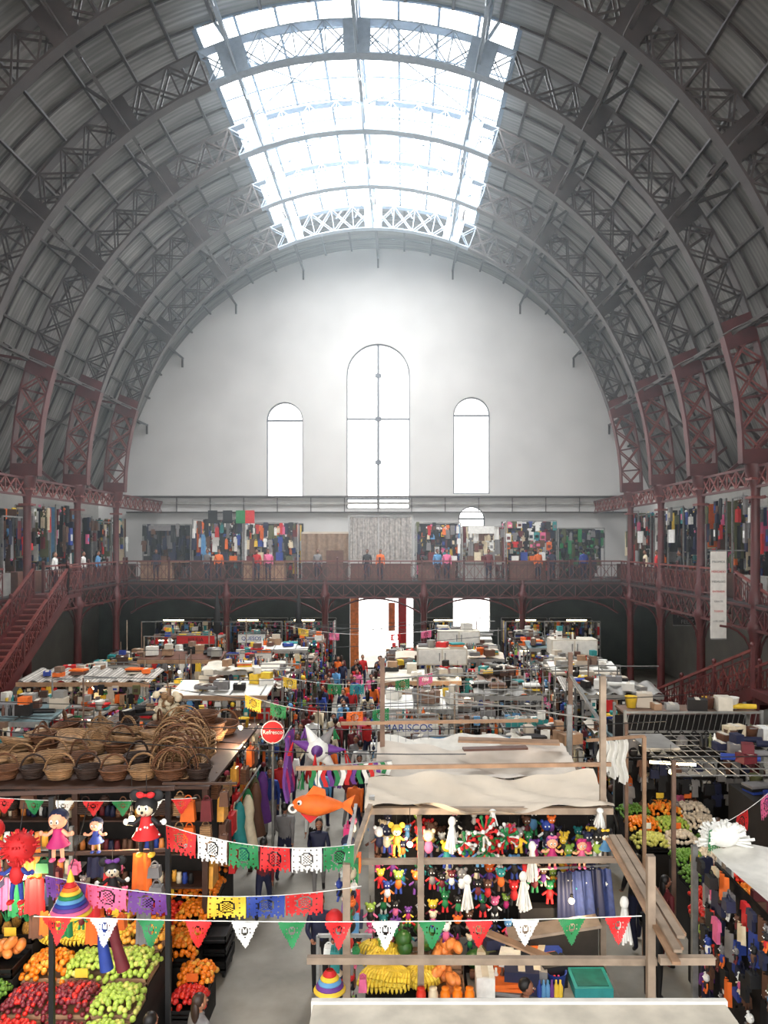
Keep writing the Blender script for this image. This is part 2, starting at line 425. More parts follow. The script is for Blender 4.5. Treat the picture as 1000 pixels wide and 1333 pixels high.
ZM=5.55
def column(x,y,top):
    c=MB()
    c.lathe([(.30,0),(.30,.25),(.24,.35),(.2,.6),(.17,.9),(.16,4.2),(.2,4.5),(.26,4.75),(.26,4.9),(.17,5.0),(.15,5.6)],(x,y,0),maroon,12)
    if top>6:
        c.lathe([(.22,5.55),(.22,5.9),(.15,6.0),(.14,top-.9),(.2,top-.6),(.32,top-.25),(.34,top-.05),(.34,top),(0.01,top)],(x,y,0),maroon,12)
        for zz in(top-1.1,top-.5): c.box((x,y,zz),(.46,.46,.08),maroon_l)
    for dx,dy in((1,0),(-1,0),(0,1),(0,-1)):
        pts=[Vector((x+dx*.15,y+dy*.15,3.9))+Vector((dx*1.0*(1-math.cos(t*pi/10)),dy*1.0*(1-math.cos(t*pi/10)),.95*math.sin(t*pi/10))) for t in range(6)]
        c.tube(pts,.04,maroon,5)
    c.done('iron_column')
for y in TR:
    if y<5: continue
    for sx in(-1,1): column(sx*12.9,y,ZC)
for x in(-7.73,-2.58,2.58,7.73): column(x,40.1,5.5)
def lattice(mb,p,q,h,cell,m1,m2,w=.1):
    p=Vector(p);q=Vector(q); n=max(1,round((q-p).length/cell)); H=Vector((0,0,h))
    mb.bar(p,q,w,.08,m1); mb.bar(p+H,q+H,w,.08,m1)
    for i in range(n):
        a=p.lerp(q,i/n);b=p.lerp(q,(i+1)/n)
        mb.bar(a,b+H,.04,.05,m2); mb.bar(b,a+H,.04,.05,m2); mb.bar(a,a+H,.04,.05,m2)
for sx in(-1,1):
    mb=MB()
    lattice(mb,(sx*12.9,6,ZC-.75),(sx*12.9,45.8,ZC-.75),.65,.75,maroon,maroon_l)
    mb.done('side_lattice_beam')
def railing(mb,p,q,h=1.05,cell=.55):
    p=Vector(p);q=Vector(q); H=Vector((0,0,h)); L_=(q-p).length; n=max(1,round(L_/cell))
    mb.bar(p+H,q+H,.09,.07,maroon_l); mb.bar(p+H*.12,q+H*.12,.05,.05,maroon); mb.bar(p+H*.82,q+H*.82,.04,.04,maroon)
    for i in range(n+1):
        a=p.lerp(q,i/n); mb.bar(a,a+H,.035,.035,maroon)
        if i<n:
            b=p.lerp(q,(i+1)/n); mb.bar(a+H*.12,b+H*.82,.025,.025,maroon_l); mb.bar(b+H*.12,a+H*.82,.025,.025,maroon_l)
            for s in(.33,.66):
                c=a.lerp(b,s); mb.bar(c+H*.12,c+H*.82,.02,.02,maroon)
    for i in range(0,n+1,4):
        a=p.lerp(q,i/n); mb.bar(a,a+H*1.1,.09,.09,maroon); mb.sph(a+H*1.14,.07,maroon,6,5)
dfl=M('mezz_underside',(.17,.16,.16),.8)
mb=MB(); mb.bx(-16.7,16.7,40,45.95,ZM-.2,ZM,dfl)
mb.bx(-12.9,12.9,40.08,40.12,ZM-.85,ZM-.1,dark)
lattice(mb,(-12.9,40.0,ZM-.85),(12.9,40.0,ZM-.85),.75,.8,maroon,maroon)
for i in range(5):
    x0=-12.9+5.16*i; 
    pts=[(x0+.2+4.76*t/10,40.05,ZM-.9-.75*(abs(t-5)/5)**2) for t in range(11)]; mb.tube(pts,.05,maroon,5)
    for s in range(6): 
        x=x0+5.16*(s+.5)/6; t=abs((x-x0)/5.16-.5)*2; mb.bar((x,40.05,ZM-.85),(x,40.05,ZM-.9-.7*t*t),.03,.03,maroon)
mb.done('mezzanine_back')
mb=MB(); railing(mb,(-12.9,40,ZM),(12.9,40,ZM)); mb.done('mezzanine_railing')
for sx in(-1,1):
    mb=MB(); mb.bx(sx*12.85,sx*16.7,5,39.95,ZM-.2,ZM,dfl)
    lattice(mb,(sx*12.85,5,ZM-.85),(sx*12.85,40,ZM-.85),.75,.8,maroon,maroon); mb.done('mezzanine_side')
    mb=MB()
    if sx<0:
        railing(mb,(-12.85,30.6,ZM),(-12.85,40,ZM)); railing(mb,(-12.85,8,ZM),(-12.85,27.5,ZM))
    else:
        railing(mb,(12.85,27.4,ZM),(12.85,40,ZM)); railing(mb,(12.85,8,ZM),(12.85,18.2,ZM))
    mb.done('mezzanine_railing')
def stair(p,q,w):
    mb=MB(); p=Vector(p);q=Vector(q); n=max(6,round((p.z-q.z)/.175))
    dirv=(q-p)
    for i in range(n):
        a=p+dirv*((i+.5)/n); mb.box((a.x,a.y,p.z-(p.z-q.z)*(i+1)/n+.02),(w,abs(dirv.y)/n*1.05,.05),maroon_l)
        mb.box((a.x,a.y-dirv.y/n*.5,p.z-(p.z-q.z)*(i+.5)/n),(w,.03,(p.z-q.z)/n),maroon)
    for s in(-1,1):
        o=Vector((s*w/2,0,0)); mb.bar(p+o-Vector((0,0,.12)),q+o-Vector((0,0,.05)),.06,.32,maroon)
        railing(mb,p+o,q+o,1.0,.5)
    return mb
mb=stair((-12.0,29.4,ZM),(-12.0,20.4,0.05),1.3); mb.bx(-12.85,-11.35,29.3,30.6,ZM-.15,ZM,maroon); railing(mb,(-11.35,29.4,ZM),(-11.35,30.6,ZM)); mb.done('staircase')
mb=stair((13.7,26.6,ZM),(13.7,19.9,3.75),1.4); mb.bx(10.5,14.5,18.4,19.9,3.55,3.75,maroon)
railing(mb,(14.45,18.45,3.75),(10.55,18.45,3.75))
for x,y in((10.6,18.5),(14.4,18.5),(10.6,19.8)): mb.bar((x,y,0),(x,y,3.6),.12,.12,maroon)
mb.merge(stair((11.2,19.9,3.75),(9.9,29.6,.05),1.3)); mb.done('staircase')

# ================================================================== goods
def shirt(mb,x,y,z,w,h,m):
    mb.prism([(x-w*.3,z-h),(x+w*.3,z-h),(x+w*.28,z-h*.35),(x+w*.5,z-h*.42),(x+w*.42,z-h*.05),(x+w*.12,z),(x,z-h*.06),(x-w*.12,z),(x-w*.42,z-h*.05),(x-w*.5,z-h*.42),(x-w*.28,z-h*.35)],y-.02,y+.03,m)
def bag(mb,x,y,z,w,h,m):
    mb.prism([(x-w*.5,z-h),(x+w*.5,z-h),(x+w*.4,z-h*.4),(x-w*.4,z-h*.4)],y-.06,y+.06,m)
    mb.tor((x,y,z-h*.42),w*.28,.012,m,Matrix.Rotation(pi/2,3,'X'),8,4,0,pi,1,1.5)
def toy(mb,x,y,z,s,m1,m2,m3):
    mb.sph((x,y,z-s*.22),(s*.2,s*.18,s*.2),m1,8,6); mb.sph((x,y,z-s*.6),(s*.17,s*.15,s*.24),m2,8,6)
    for k in(-1,1):
        mb.sph((x+k*s*.17,y,z-s*.06),s*.08,m1,6,5)
        mb.cyl((x+k*s*.12,y,z-s*.5),(x+k*s*.32,y-.02,z-s*.62),s*.055,s*.045,m3,6); mb.cyl((x+k*s*.08,y,z-s*.75),(x+k*s*.11,y-.02,z-s*1.0),s*.065,s*.06,m3,6)
        mb.sph((x+k*s*.07,y-s*.17,z-s*.2),s*.035,eyew,5,4)
    mb.cyl((x,y,z),(x,y,z+s*.3),.006,.006,black,4)
def rows(mb,x0,x1,y,z1,z0,cols,nrow,pal,kinds=('shirt','bag','toy','box'),dj=.12):
    h=(z1-z0)/nrow
    for j in range(nrow):
        for i in range(cols):
            x=x0+(x1-x0)*(i+.5+R.uniform(-.2,.2))/cols; w=(x1-x0)/cols*R.uniform(.7,1.25); z=z1-h*(j+R.uniform(-.15,.2)); m=R.choice(pal); k=R.choice(kinds); yy=y+R.uniform(-dj,dj)
            hh=h*R.uniform(.6,1.15)
            if k=='shirt': shirt(mb,x,yy,z,w,hh,m)
            elif k=='bag': bag(mb,x,yy,z,w*.8,hh,m)
            elif k=='toy': toy(mb,x,yy,z,min(w,hh)*1.1,R.choice(pal),m,R.choice(pal))
            elif k=='ball': mb.sph((x,yy,z-hh*.5),min(w,hh)*.36,m,8,6)
            elif k=='cloth':
                mb.grid(lambda u,v:(x+(u-.5)*w*.9*(1+.2*v),yy+.03*math.sin(u*14),z-hh*1.3*v),6,2,m)
            else:
                mb.box((x,yy,z-hh*.45),(w*.8,.1,hh*.8),m); mb.box((x,yy-.055,z-hh*.5),(w*.5,.02,hh*.3),R.choice(pal))
def rack(mb,x0,x1,y0,y1,z0,h,back,pal,nrow=3,cols=8,kinds=('shirt','bag','box','toy')):
    for x in(x0,x1):
        for y in(y0,y1): mb.bar((x,y,z0),(x,y,z0+h),.06,.06,metal)
    mb.bar((x0,y0,z0+h),(x1,y0,z0+h),.06,.06,metal); mb.bar((x0,y1,z0+h),(x1,y1,z0+h),.06,.06,metal)
    mb.bx(x0,x1,y1-.05,y1,z0,z0+h,back)
    # side wings + ceiling hung front row, deep shelves behind
    for x,sg in((x0,1),(x1,-1)):
        for q in range(4):
            yy=y0+(y1-y0)*(q+.5)/4; z=z0+h-.1
            mb.bx(x+sg*.02,x+sg*.08,yy-.18,yy+.18,z-h*R.uniform(.3,.75),z,R.choice(pal))
    rows(mb,x0,x1,y0,z0+h-.05,z0+h*.5,cols,max(1,nrow//2),pal,kinds,.25)
    rows(mb,x0,x1,y0+(y1-y0)*.4,z0+h-.05,z0+h*.3,cols,nrow,pal,kinds,.25)
    rows(mb,x0,x1,y1-.3,z0+h-.05,z0+h*.1,cols,nrow,pal,kinds)
    for z in(.35,.6): mb.bx(x0,x1,y1-.5,y1-.05,z0+h*z,z0+h*z+.03,metal)
def mez(x0,x1,h,pal,kinds,nrow=3,cols=8,back=dark,front=None):
    mb=MB(); rack(mb,x0,x1,41.6,43.8,ZM,h,back,pal,nrow,cols,kinds)
    if front: 
        mb.bx(x0+.1,x0+(x1-x0)*R.uniform(.5,.9),40.9,41.4,ZM,ZM+.95,front); mb.bx(x0+.05,x1-.05,40.85,41.45,ZM+.95,ZM+1.0,front)
        for q in range(5): mb.box((x0+.4+(x1-x0-.8)*q/4,41.15,ZM+1.15+.1*(q%2)),(.35,.3,.3+.2*(q%2)),R.choice(pal))
    mb.done('clothing_stall')
KC=('shirt','bag','cloth')
MZ=MIX+DARKC+MUTE
mez(-12.6,-10.0,3.0,DARKC,KC,4,10,front=wood)
mez(-9.9,-7.2,3.3,MZ+[V['sky'],V['red'],V['whitec']],('toy','bag','shirt','cloth'),5,11,front=dwood)
mez(-7.1,-4.2,3.1,MZ+BRIGHT[:3],KC,5,11,front=wood)
mez(2.2,4.6,3.1,MZ+[V['pink'],V['sky'],V['whitec'],V['purple']],('box','shirt','bag'),5,9,front=brownr)
mez(4.7,7.0,2.9,[V['cream'],V['whitec'],V['brownc'],V['greyc'],V['maroonc'],V['cream']],('box','cloth'),5,8,back=greyp,front=greyp)
mez(7.1,9.8,3.2,MZ+[V['sky'],V['pink'],V['whitec'],V['teal'],V['purple']],('box','box','shirt'),6,9,back=dark,front=brownr)
mez(9.9,12.4,2.8,DARKC+[V['olive'],V['green']],('bag','cloth','ball'),5,10)
mb=MB()
mb.bx(-4.0,-1.4,41.6,43.8,ZM+2.5,ZM+2.6,beige)
for x in(-4,-1.4): mb.bar((x,41.6,ZM),(x,41.6,ZM+2.6),.06,.06,metal)
mb.grid(lambda u,v:(-4+2.6*u,41.5+.12*math.sin(u*30),ZM+2.5-1.5*v),30,2,M('striped_cloth',(.66,.55,.46),.8,kind='wicker'))
mb.bx(-3.9,-1.5,41.0,41.5,ZM,ZM+.95,dwood); mb.bx(-2.6,-1.7,40.9,41.2,ZM,ZM+1.6,brownr); mb.done('fabric_stall')
mb=MB()
lace=M('lace_curtain',(.66,.64,.62),.9,noise=.4,scale=7)
for k,(a,b) in enumerate(((-1.35,.15),(.2,1.95))):
    mb.grid(lambda u,v:(a+(b-a)*u,41.2+.09*math.sin(u*36+k),ZM+3.4-2.3*v-.08*math.sin(u*pi)*(1-v)),48,4,lace)
mb.bar((-1.4,41.2,ZM+3.45),(2,41.2,ZM+3.45),.05,.05,metal)
for x in(-1.4,2): mb.bar((x,41.2,ZM),(x,41.2,ZM+3.45),.06,.06,metal)
mb.bx(-1.3,1.9,40.8,41.3,ZM,ZM+.9,brownr); mb.done('lace_curtain_stall')
mb=MB()
for x,c in((-9.0,'blackc'),(-8.2,'blackc'),(-7.5,'green'),(-7.0,'red')): mb.bx(x,x+.5,41.3,41.33,8.6,9.3,V[c])
mb.bx(5.0,6.4,41.3,41.33,8.05,8.45,V['whitec']); mb.bx(-12.2,-11.0,41.3,41.33,8.2,8.5,V['greyc'])
mb.done('hanging_banner')
for sx in(-1,1):
    for k,y in enumerate(TR[:6]):
        for y0,y1 in((y+.3,y+2.25),(y+2.3,y+4.3)):
            if y1>45: continue
            mb=MB()
            mb.T=Matrix.Translation((sx*14.0,(y0+y1)/2,0))@Matrix.Rotation((pi/2)*(-1 if sx>0 else 1),4,'Z')
            w=(y1-y0)/2; rack(mb,-w,w,0,1.8,ZM,R.uniform(3.0,3.7),R.choice([dark,dark,dwood,dwood]),MZ+DARKC+[V['red'],V['maroonc']],5,7,('shirt','bag','cloth','box','toy'))
            if R.random()<.25: mb.bx(-w*.4,w*.5,-.25,-.2,ZM+2.0,ZM+2.6,V['whitec'])
            mb.bx(-w,w,-.6,-.1,0+ZM,ZM+.85,R.choice([dwood,greyp,brownr])); 
            mb.T=None; mb.done('goods_stall')

# ================================================================== ground stalls
def bottle(mb,x,y,z,m,s=1): mb.lathe([(.035*s,0),(.038*s,.12*s),(.014*s,.17*s),(.014*s,.21*s),(0,.215*s)],(x,y,z),m,7)
def clutter(mb,x0,x1,y0,y1,z,n,pal):
    for _ in range(n):
        x=R.uniform(x0+.15,x1-.15);y=R.uniform(y0+.12,y1-.12);k=R.random();m=R.choice(pal)
        if k<.5:
            h=R.uniform(.1,.34); a=R.uniform(-.4,.4); w=R.uniform(.18,.5)
            mb.box((x,y,z+h/2),(w,R.uniform(.2,.4),h),m,a); mb.box((x,y,z+h+.005),(.1,.3,.01),offw,a)
            if R.random()<.3: mb.box((x+.03,y,z+h+.1),(w*.7,.25,.18),R.choice(pal),-a)
        elif k<.6: mb.lathe([(0,0),(.11,0),(.15,.26),(.16,.27),(.14,.26),(.1,.02)],(x,y,z),m,10)
        elif k<.72: mb.cyl((x-.35,y,z+.07),(x+.35,y+R.uniform(-.2,.2),z+.07),.07,.06,m,8)
        elif k<.86:
            for q in range(3): mb.box((x+R.uniform(-.04,.04),y,z+.03+.06*q),(.5,.36,.05),R.choice(pal),R.uniform(-.3,.3))
        else:
            for q in range(4): bottle(mb,x+q*.09,y,z,R.choice(pal),1.3)
def sign(mb,x,y,z,w,h,txt,bg,fg,rz=0):
    T=at(x,y,z,rz); old=mb.T; mb.T=T if old is None else old@T
    mb.box((0,0,0),(w,.04,h),bg); 
    for k in(-1,1): mb.box((0,0,k*h/2),(w+.04,.06,.03),metal)
    if txt: textmesh(mb,txt,h*.62,Matrix.Translation((0,-.026,0))@FRONT,fg)
    mb.T=old
RCL=[offw,brownr,greyp,white,beige,V['blue'],V['brownc'],V['greyc'],dark,dark,V['red'],dwood,rust,black,white,offw,greyp,wood,V['yellow'],V['teal'],V['orange']]
def stall(name,x0,x1,y0,y1,h,roof,rm,pal,kinds=('box','bag','toy','ball','cloth'),panel=None,top=4,txt=None,slope=.0,cols=None):
    mb=MB(); panel=panel or R.choice([greyp,white,brownr,offw,dsteel,tealr,dwood])
    for x in(x0,x1):
        for y in(y0,y1): mb.bar((x,y,0),(x,y,h),.07,.07,metal)
    mb.bx(x0,x1,y0,y0+.5,0,.9,panel); mb.bx(x0-.03,x1+.03,y0-.04,y0+.55,.9,.95,metal)
    mb.bx(x0,x0+.04,y0+.5,y1,0,1.0,panel); mb.bx(x0,x1,y1-.05,y1,0,h*.8,dark); mb.bx(x1-.04,x1,y0+.5,y1,0,1.0,panel)
    cols=cols or max(4,int((x1-x0)/.24))
    rows(mb,x0+.1,x1-.1,y0-.08,h+.12,h-1.0,cols,3,pal,kinds)
    rows(mb,x0+.1,x1-.1,y1-.35,h-.5,1.0,cols,3,pal,('box','ball'))
    clutter(mb,x0,x1,y0,y0+.5,.95,int((x1-x0)*2.5),pal)
    for xs,sg in((x0-.04,-1),(x1+.04,1)):
        old=mb.T; mb.T=Matrix.Translation((xs,(y0+y1)/2,0))@Matrix.Rotation(-sg*-pi/2,4,'Z')
        rows(mb,-(y1-y0)/2+.1,(y1-y0)/2-.1,0,h-.05,h-1.3,max(3,int((y1-y0)/.26)),4,pal,kinds); mb.T=old
    ov=.05
    if roof=='corr':
        nx=int((x1-x0)/.06)
        mb.grid(lambda u,v:(x0-ov+(x1-x0+2*ov)*u,y0-ov+(y1-y0+2*ov)*v,h+.03+slope*v+.035*math.sin(u*nx*.9)),nx*2,1,rm)
    elif roof=='flat':
        mb.bx(x0-ov,x1+ov,y0-ov,y1+ov,h,h+.07,rm)
        for i in range(1,int(x1-x0)+1): mb.bx(x0+i-.02,x0+i+.02,y0-ov,y1+ov,h+.07,h+.09,metal)
    elif roof=='tarp':
        ph=R.uniform(0,6)
        mb.grid(lambda u,v:(x0-ov+(x1-x0+2*ov)*u,y0-ov+(y1-y0+2*ov)*v,h+.08-.22*math.sin(pi*u)*math.sin(pi*v)+.05*math.sin(u*11+ph)*math.cos(v*7+ph)+.03*math.sin(u*31+v*9)),24,12,rm)
        for y in(y0,(y0+y1)/2,y1): mb.bar((x0-ov,y,h),(x1+ov,y,h),.06,.06,wood)
    elif roof=='open':
        for i in range(int((x1-x0)/.5)+1): mb.bar((x0+i*.5,y0,h),(x0+i*.5,y1,h),.04,.04,metal)
        for j in range(4): y=y0+(y1-y0)*j/3; mb.bar((x0,y,h),(x1,y,h),.05,.05,metal)
        mb.bx(x0,x0+(x1-x0)*.35,y0,y1,h-.03,h,rm); clutter(mb,x0+.1,x1-.1,y0+.6,y1-.1,1.6,22,pal); mb.bx(x0+.1,x1-.1,y0+.6,y1-.1,.0,1.6,dark)
        for i in range(0,int((x1-x0)/.18)): mb.bar((x0+i*.18,y0,h+.03),(x0+i*.18,y1,h+.03),.012,.012,metal)
        clutter(mb,x0,x1,y0,y1,h+.03,6,RCL)
    if R.random()<.5:
        mb.bar((x0,y0-.1,h+.35),(x1,y0-.1,h+.35),.04,.04,metal)
        for q in range(4): mb.bar((x0+(x1-x0)*q/3,y0-.1,h),(x0+(x1-x0)*q/3,y0-.1,h+.35),.03,.03,metal)
    if top and roof!='open': clutter(mb,x0,x1,y0,y1,h+.09+(slope*.5 if roof=='corr' else 0),top,RCL)
    if txt: sign(mb,(x0+x1)/2,y0-.25,h+.05,min(x1-x0,len(txt)*.26+.3),.42,txt,R.choice([white,white,white,V['red']]),V['blackc'] if R.random()<.6 else V['blue'])
    if R.random()<.6: mb.cyl(((x0+x1)/2-.4,y0+.4,h-.12),((x0+x1)/2+.4,y0+.4,h-.12),.025,.025,bulb,6)
    return mb.done(name)
RM=[greyp,offw,corr,beige,rust,white,tealr,brownr,dsteel,offw,dwood,rust]
RT=['corr','flat','open','open','flat','open','tarp']
WORDS=['JUGOS','TACOS','CARNITAS','LONCHERIA','DULCES','COMIDA','TORTAS','CAFE','FRUTAS','BIRRIA','QUESOS']
blocks={0:(.8,5.6),1:(6.8,9.2),-1:(-6.6,-2.4),-2:(-11.0,-7.6)}
for b,(xa,xb) in blocks.items():
    y=17.7 if b==0 else (19.0 if b==1 else (18.2 if b==-1 else 14.5)); j=0
    while y<38:
        d=R.uniform(1.5,2.2); n={0:R.choice([2,3,3]),-1:R.choice([2,3,3]),1:R.choice([1,2]),-2:2}[b]
        cuts=[0]+sorted(R.uniform(.3,.7) if n==2 else (.34,.67)[q] for q in range(n-1))+[1]
        w=(xb-xa)
        for i in range(n):
            h=R.uniform(2.0,2.9); rt=R.choice(RT); rm=R.choice(RM) if rt!='corr' else R.choice([corr,greyp,rust,offw])
            txt=None
            if b==0 and j==1 and i==0: txt='MARISCOS'
            elif b==0 and j==4 and i==0: txt="MARISCOS PANCHOS"
            elif R.random()<.35: txt=R.choice(WORDS)
            if rt=='open' and R.random()<.5: txt=None
            oy=R.uniform(-.15,.15)
            stall('market_stall',xa+w*cuts[i]+.06,xa+w*cuts[i+1]-.06,y+oy,y+oy+d-.3,h,rt,rm,(MIX+WHT) if R.random()<.6 else MUTE+DARKC+BRIGHT,top=R.randint(8,15),txt=txt,slope=R.uniform(0,.25))
        y+=d+R.choice([.1,.2,.7]); j+=1
def canopy(x0,x1,y0,y1,z,m,kind='flat'):
    mb=MB(); sl=.16
    if kind=='corr': nx=int((x1-x0)/.07); mb.grid(lambda u,v:(x0+(x1-x0)*u,y0+(y1-y0)*v,z+sl*v+.04*math.sin(u*nx)),nx*2,1,m)
    elif kind=='tarp': mb.grid(lambda u,v:(x0+(x1-x0)*u,y0+(y1-y0)*v,z+sl*v-.14*math.sin(pi*u)*math.sin(pi*v)+.04*math.sin(u*17+v*6)),24,10,m)
    else:
        mb.add([(x0,y0,z),(x1,y0,z),(x1,y1,z+sl),(x0,y1,z+sl),(x0,y0,z-.05),(x1,y0,z-.05),(x1,y1,z+sl-.05),(x0,y1,z+sl-.05)],[(0,1,2,3),(7,6,5,4),(0,4,5,1),(1,5,6,2),(2,6,7,3),(3,7,4,0)],m)
        for i in range(1,int((x1-x0)/.9)+1): mb.bar((x0+.9*i,y0,z+.01),(x0+.9*i,y1,z+sl+.01),.04,.03,metal)
    mb.bx(x0,x1,y0-.04,y0,z-.16,z-.02,R.choice([metal,wood,greyp]))
    for x in(x0+.1,x1-.1):
        for y in(y0+.1,y1-.1): mb.bar((x,y,0),(x,y,z-.02),.06,.06,metal)
    rows(mb,x0+.1,x1-.1,y0,z-.1,z-.75,int((x1-x0)/.22),2,MIX+RCL,('bag','box','cloth','ball','shirt'))
    clutter(mb,x0,x1,y0,y1,z+sl*.6,R.randint(6,11),RCL)
    mb.done('market_canopy')
for c in ((-11,-6.7,24.8,26.4,3.05,corr,'corr'),(-5.4,-2.5,22.6,24.2,3.05,white),(-10.2,-7.5,19.5,20.8,3.0,tealr),(-8.4,-5.3,28.6,29.6,3.2,brownr),(-5.6,-2.5,27,28.0,3.05,offw,'tarp'),
  (-4.8,-2.5,32,33.0,3.1,white),(.9,3.4,25,26.2,3.05,offw),(3.6,5.6,22.6,23.8,3.05,greyp,'corr'),(.9,3.0,21.0,22.1,3.0,white),(1.2,5.4,29.5,30.3,3.1,beige,'tarp'),
  (3.2,5.6,35.4,36.2,3.1,white),(6.8,9.3,23,24.2,3.0,greyp,'corr'),(6.8,9.2,27.4,28.4,3.0,white),(6.8,9.4,32.5,33.5,3.1,tealr)):
    canopy(*c)
for x0,x1 in((-12.2,-8.5),(-8.1,-5.2),(-5.0,-2.4),(2.7,4.2),(7.2,9.8),(10,12.4)):
    mb=MB(); rack(mb,x0,x1,42.5,44.5,0,3.2,dark,MIX,5,14,('box','ball','bag')); mb.bx(x0,x1,41.5,42.1,0,1,R.choice([white,greyp,dwood])); mb.cyl((x0+.5,42.3,3.3),(x0+1.6,42.3,3.3),.03,.03,bulb,6); mb.done('market_stall')
for x,y in((2.9,28),(3.9,33.5),(8.2,30.5)):
    mb=MB(); mb.bx(x-.9,x+.9,y-.5,y+.5,3.15,3.75,offw); mb.bx(x-.85,x-.03,y-.53,y-.5,3.2,3.7,white); mb.bx(x+.03,x+.85,y-.53,y-.5,3.2,3.7,white)
    for k in(-.1,.1): mb.bx(x+k-.02,x+k+.02,y-.57,y-.53,3.3,3.6,metal)
    for k in(-1,1): mb.bx(x+k*.8-.04,x+k*.8+.04,y-.45,y+.45,0,3.15,metal)
    clutter(mb,x-.8,x+.8,y-.4,y+.4,3.75,4,RCL)
    mb.done('storage_cabinet')
for x,y in((-6.5,33),(-3.2,34.5)):
    mb=MB(); mb.lathe([(.03,0),(.03,2.6),(.16,2.7),(.14,3.4),(.03,4.4),(0,4.45)],(x,y,1.0),V['blackc'],9); mb.cyl((x,y,0),(x,y,1.1),.25,.03,metal,8); mb.done('closed_umbrella')

# ================================================================== fruits
def heap(mb,x0,x1,y0,y1,z,r,mats,h,lay=2):
    nx=max(2,int((x1-x0)/(1.8*r))); ny=max(2,int((y1-y0)/(1.8*r)))
    for l in range(lay):
        for i in range(nx):
            for j in range(ny):
                u=(i+.5+R.uniform(-.3,.3))/nx; v=(j+.5+R.uniform(-.3,.3))/ny
                hh=h*(1-(2*u-1)**4)*(1-(2*v-1)**4)
                if l and hh<h*.35: continue
                m=R.choice(mats) if isinstance(mats,list) else mats
                mb.sph((x0+(x1-x0)*u,y0+(y1-y0)*v,z+r+hh*(1 if l==0 else .8)+l*r*1.2+R.uniform(-.015,.015)),r*R.uniform(.88,1.08),m,8,6)
def crate(mb,x0,x1,y0,y1,z,m,h=.14):
    t=.02
    mb.bx(x0,x1,y0,y1,z,z+t,m)
    for zz in(.0,.08): 
        mb.bx(x0,x1,y0,y0+t,z+zz,z+zz+.06,m); mb.bx(x0,x1,y1-t,y1,z+zz,z+zz+.06,m); mb.bx(x0,x0+t,y0,y1,z+zz,z+zz+.06,m); mb.bx(x1-t,x1,y0,y1,z+zz,z+zz+.06,m)
    for x in(x0,x1-t):
        for y in(y0,y1-t): mb.bx(x,x+t,y,y+t,z,z+h,m)
def bananas(mb,x,y,z,s=1,n=7,rz=0):
    for i in range(n):
        a=rz+(i-n/2)*.22; pts=[]
        for k in range(6):
            t=k/5; u=.22*s*math.sin(t*2.0); w=.14*s*(1-math.cos(t*2.2))
            pts.append((x+math.sin(a)*u+i*.012,y-math.cos(a)*u,z+.16*s-w*.7))
        mb.tube(pts,[.008*s,.02*s,.024*s,.024*s,.018*s,.006*s],F['banana'],6)
def pineapple(mb,x,y,z):
    mb.sph((x,y,z+.13),(.075,.075,.13),M('pineapple_skin',(.62,.45,.18),.7,noise=.5,scale=40,bump=.8),10,8)
    for i in range(9):
        a=i*2.4; mb.cyl((x,y,z+.24),(x+.09*math.cos(a),y+.09*math.sin(a),z+.38+.03*(i%3)),.022,.002,V['green'],4)
def fruitstand(name,x0,x1,y0,y1,z0,slope,cells,cm=black,nx=None,hh=.2):
    mb=MB(); n=len(cells); nx=nx or max(1,int((x1-x0)/.55)); 
    mb.bx(x0,x1,y0+.05,y1,0,z0-.03,dark)
    ny=math.ceil(n/nx); w=(x1-x0)/nx; d=(y1-y0)/ny
    for k,c in enumerate(cells):
        i,j=k%nx,k//nx; xa=x0+w*i;ya=y0+d*j; z=z0+slope*j
        if j: mb.bx(xa,xa+w,ya,ya+d,z0-.05,z,dark)
        if c!='banana': crate(mb,xa+.01,xa+w-.01,ya+.01,ya+d-.01,z,cm)
        if c=='banana':
            for q in range(9): bananas(mb,xa+w*R.uniform(.15,.85),ya+d*R.uniform(.35,1.0),z+.08+R.uniform(0,.16),1.1,7,R.uniform(-.9,.9))
        elif c=='pineapple':
            for q in range(4): pineapple(mb,xa+w*(.25+.5*(q%2)),ya+d*(.25+.5*(q//2)),z+.03)
        elif c=='papaya':
            for q in range(9): mb.sph((xa+w*R.uniform(.15,.85),ya+d*R.uniform(.2,.8),z+.13+.03*q),(.075,.15,.08),F['papaya'],10,7,Matrix.Rotation(R.uniform(-.7,.7),3,'Z'))
        else:
            r={'apple':.042,'plum':.038,'lime':.032,'green':.042,'melon':.13}.get(c,.046); alt={'orange':'mango','plum':'apple','green':'pear','apple':'tomato','mango':'orange','tomato':'apple'}.get(c,c)
            heap(mb,xa-.03,xa+w+.03,ya-.03,ya+d+.03,z+.05,r,[F[c]]*4+[F[alt]],hh*R.uniform(.8,1.3),2)
        if R.random()<.35:
            mb.box((xa+w/2,ya+d*.9,z+.42),(.18,.01,.13),V[R.choice(['yellow','whitec','orange'])]); mb.cyl((xa+w/2,ya+d*.9,z+.1),(xa+w/2,ya+d*.9,z+.36),.006,.006,metal,4)
    return mb.done(name)
fruitstand('fruit_stand',-3.6,-1.95,12.6,15.6,.55,.16,['banana','mango','orange','papaya','tomato','orange','mango','orange','orange','apple','mango','orange'])
fruitstand('fruit_stand',-4.05,-2.2,9.9,12.3,.75,.16,['apple','plum','green','plum','plum','green','orange','green','green','banana','banana','mango'],wood)
fruitstand('fruit_stand',-6.0,-4.15,9.9,12.3,.8,.2,['orange','lime','green','lime','mango','lime','papaya','papaya','papaya','pineapple','pineapple','pineapple'])
fruitstand('fruit_stand',-2.05,-1.55,11.6,12.5,.3,.16,['apple','orange'],nx=1)
fruitstand('fruit_stand',.95,2.4,10.9,12.0,.95,.12,['banana','banana','papaya','banana','melon','papaya'],wood,nx=3)
mb=MB()
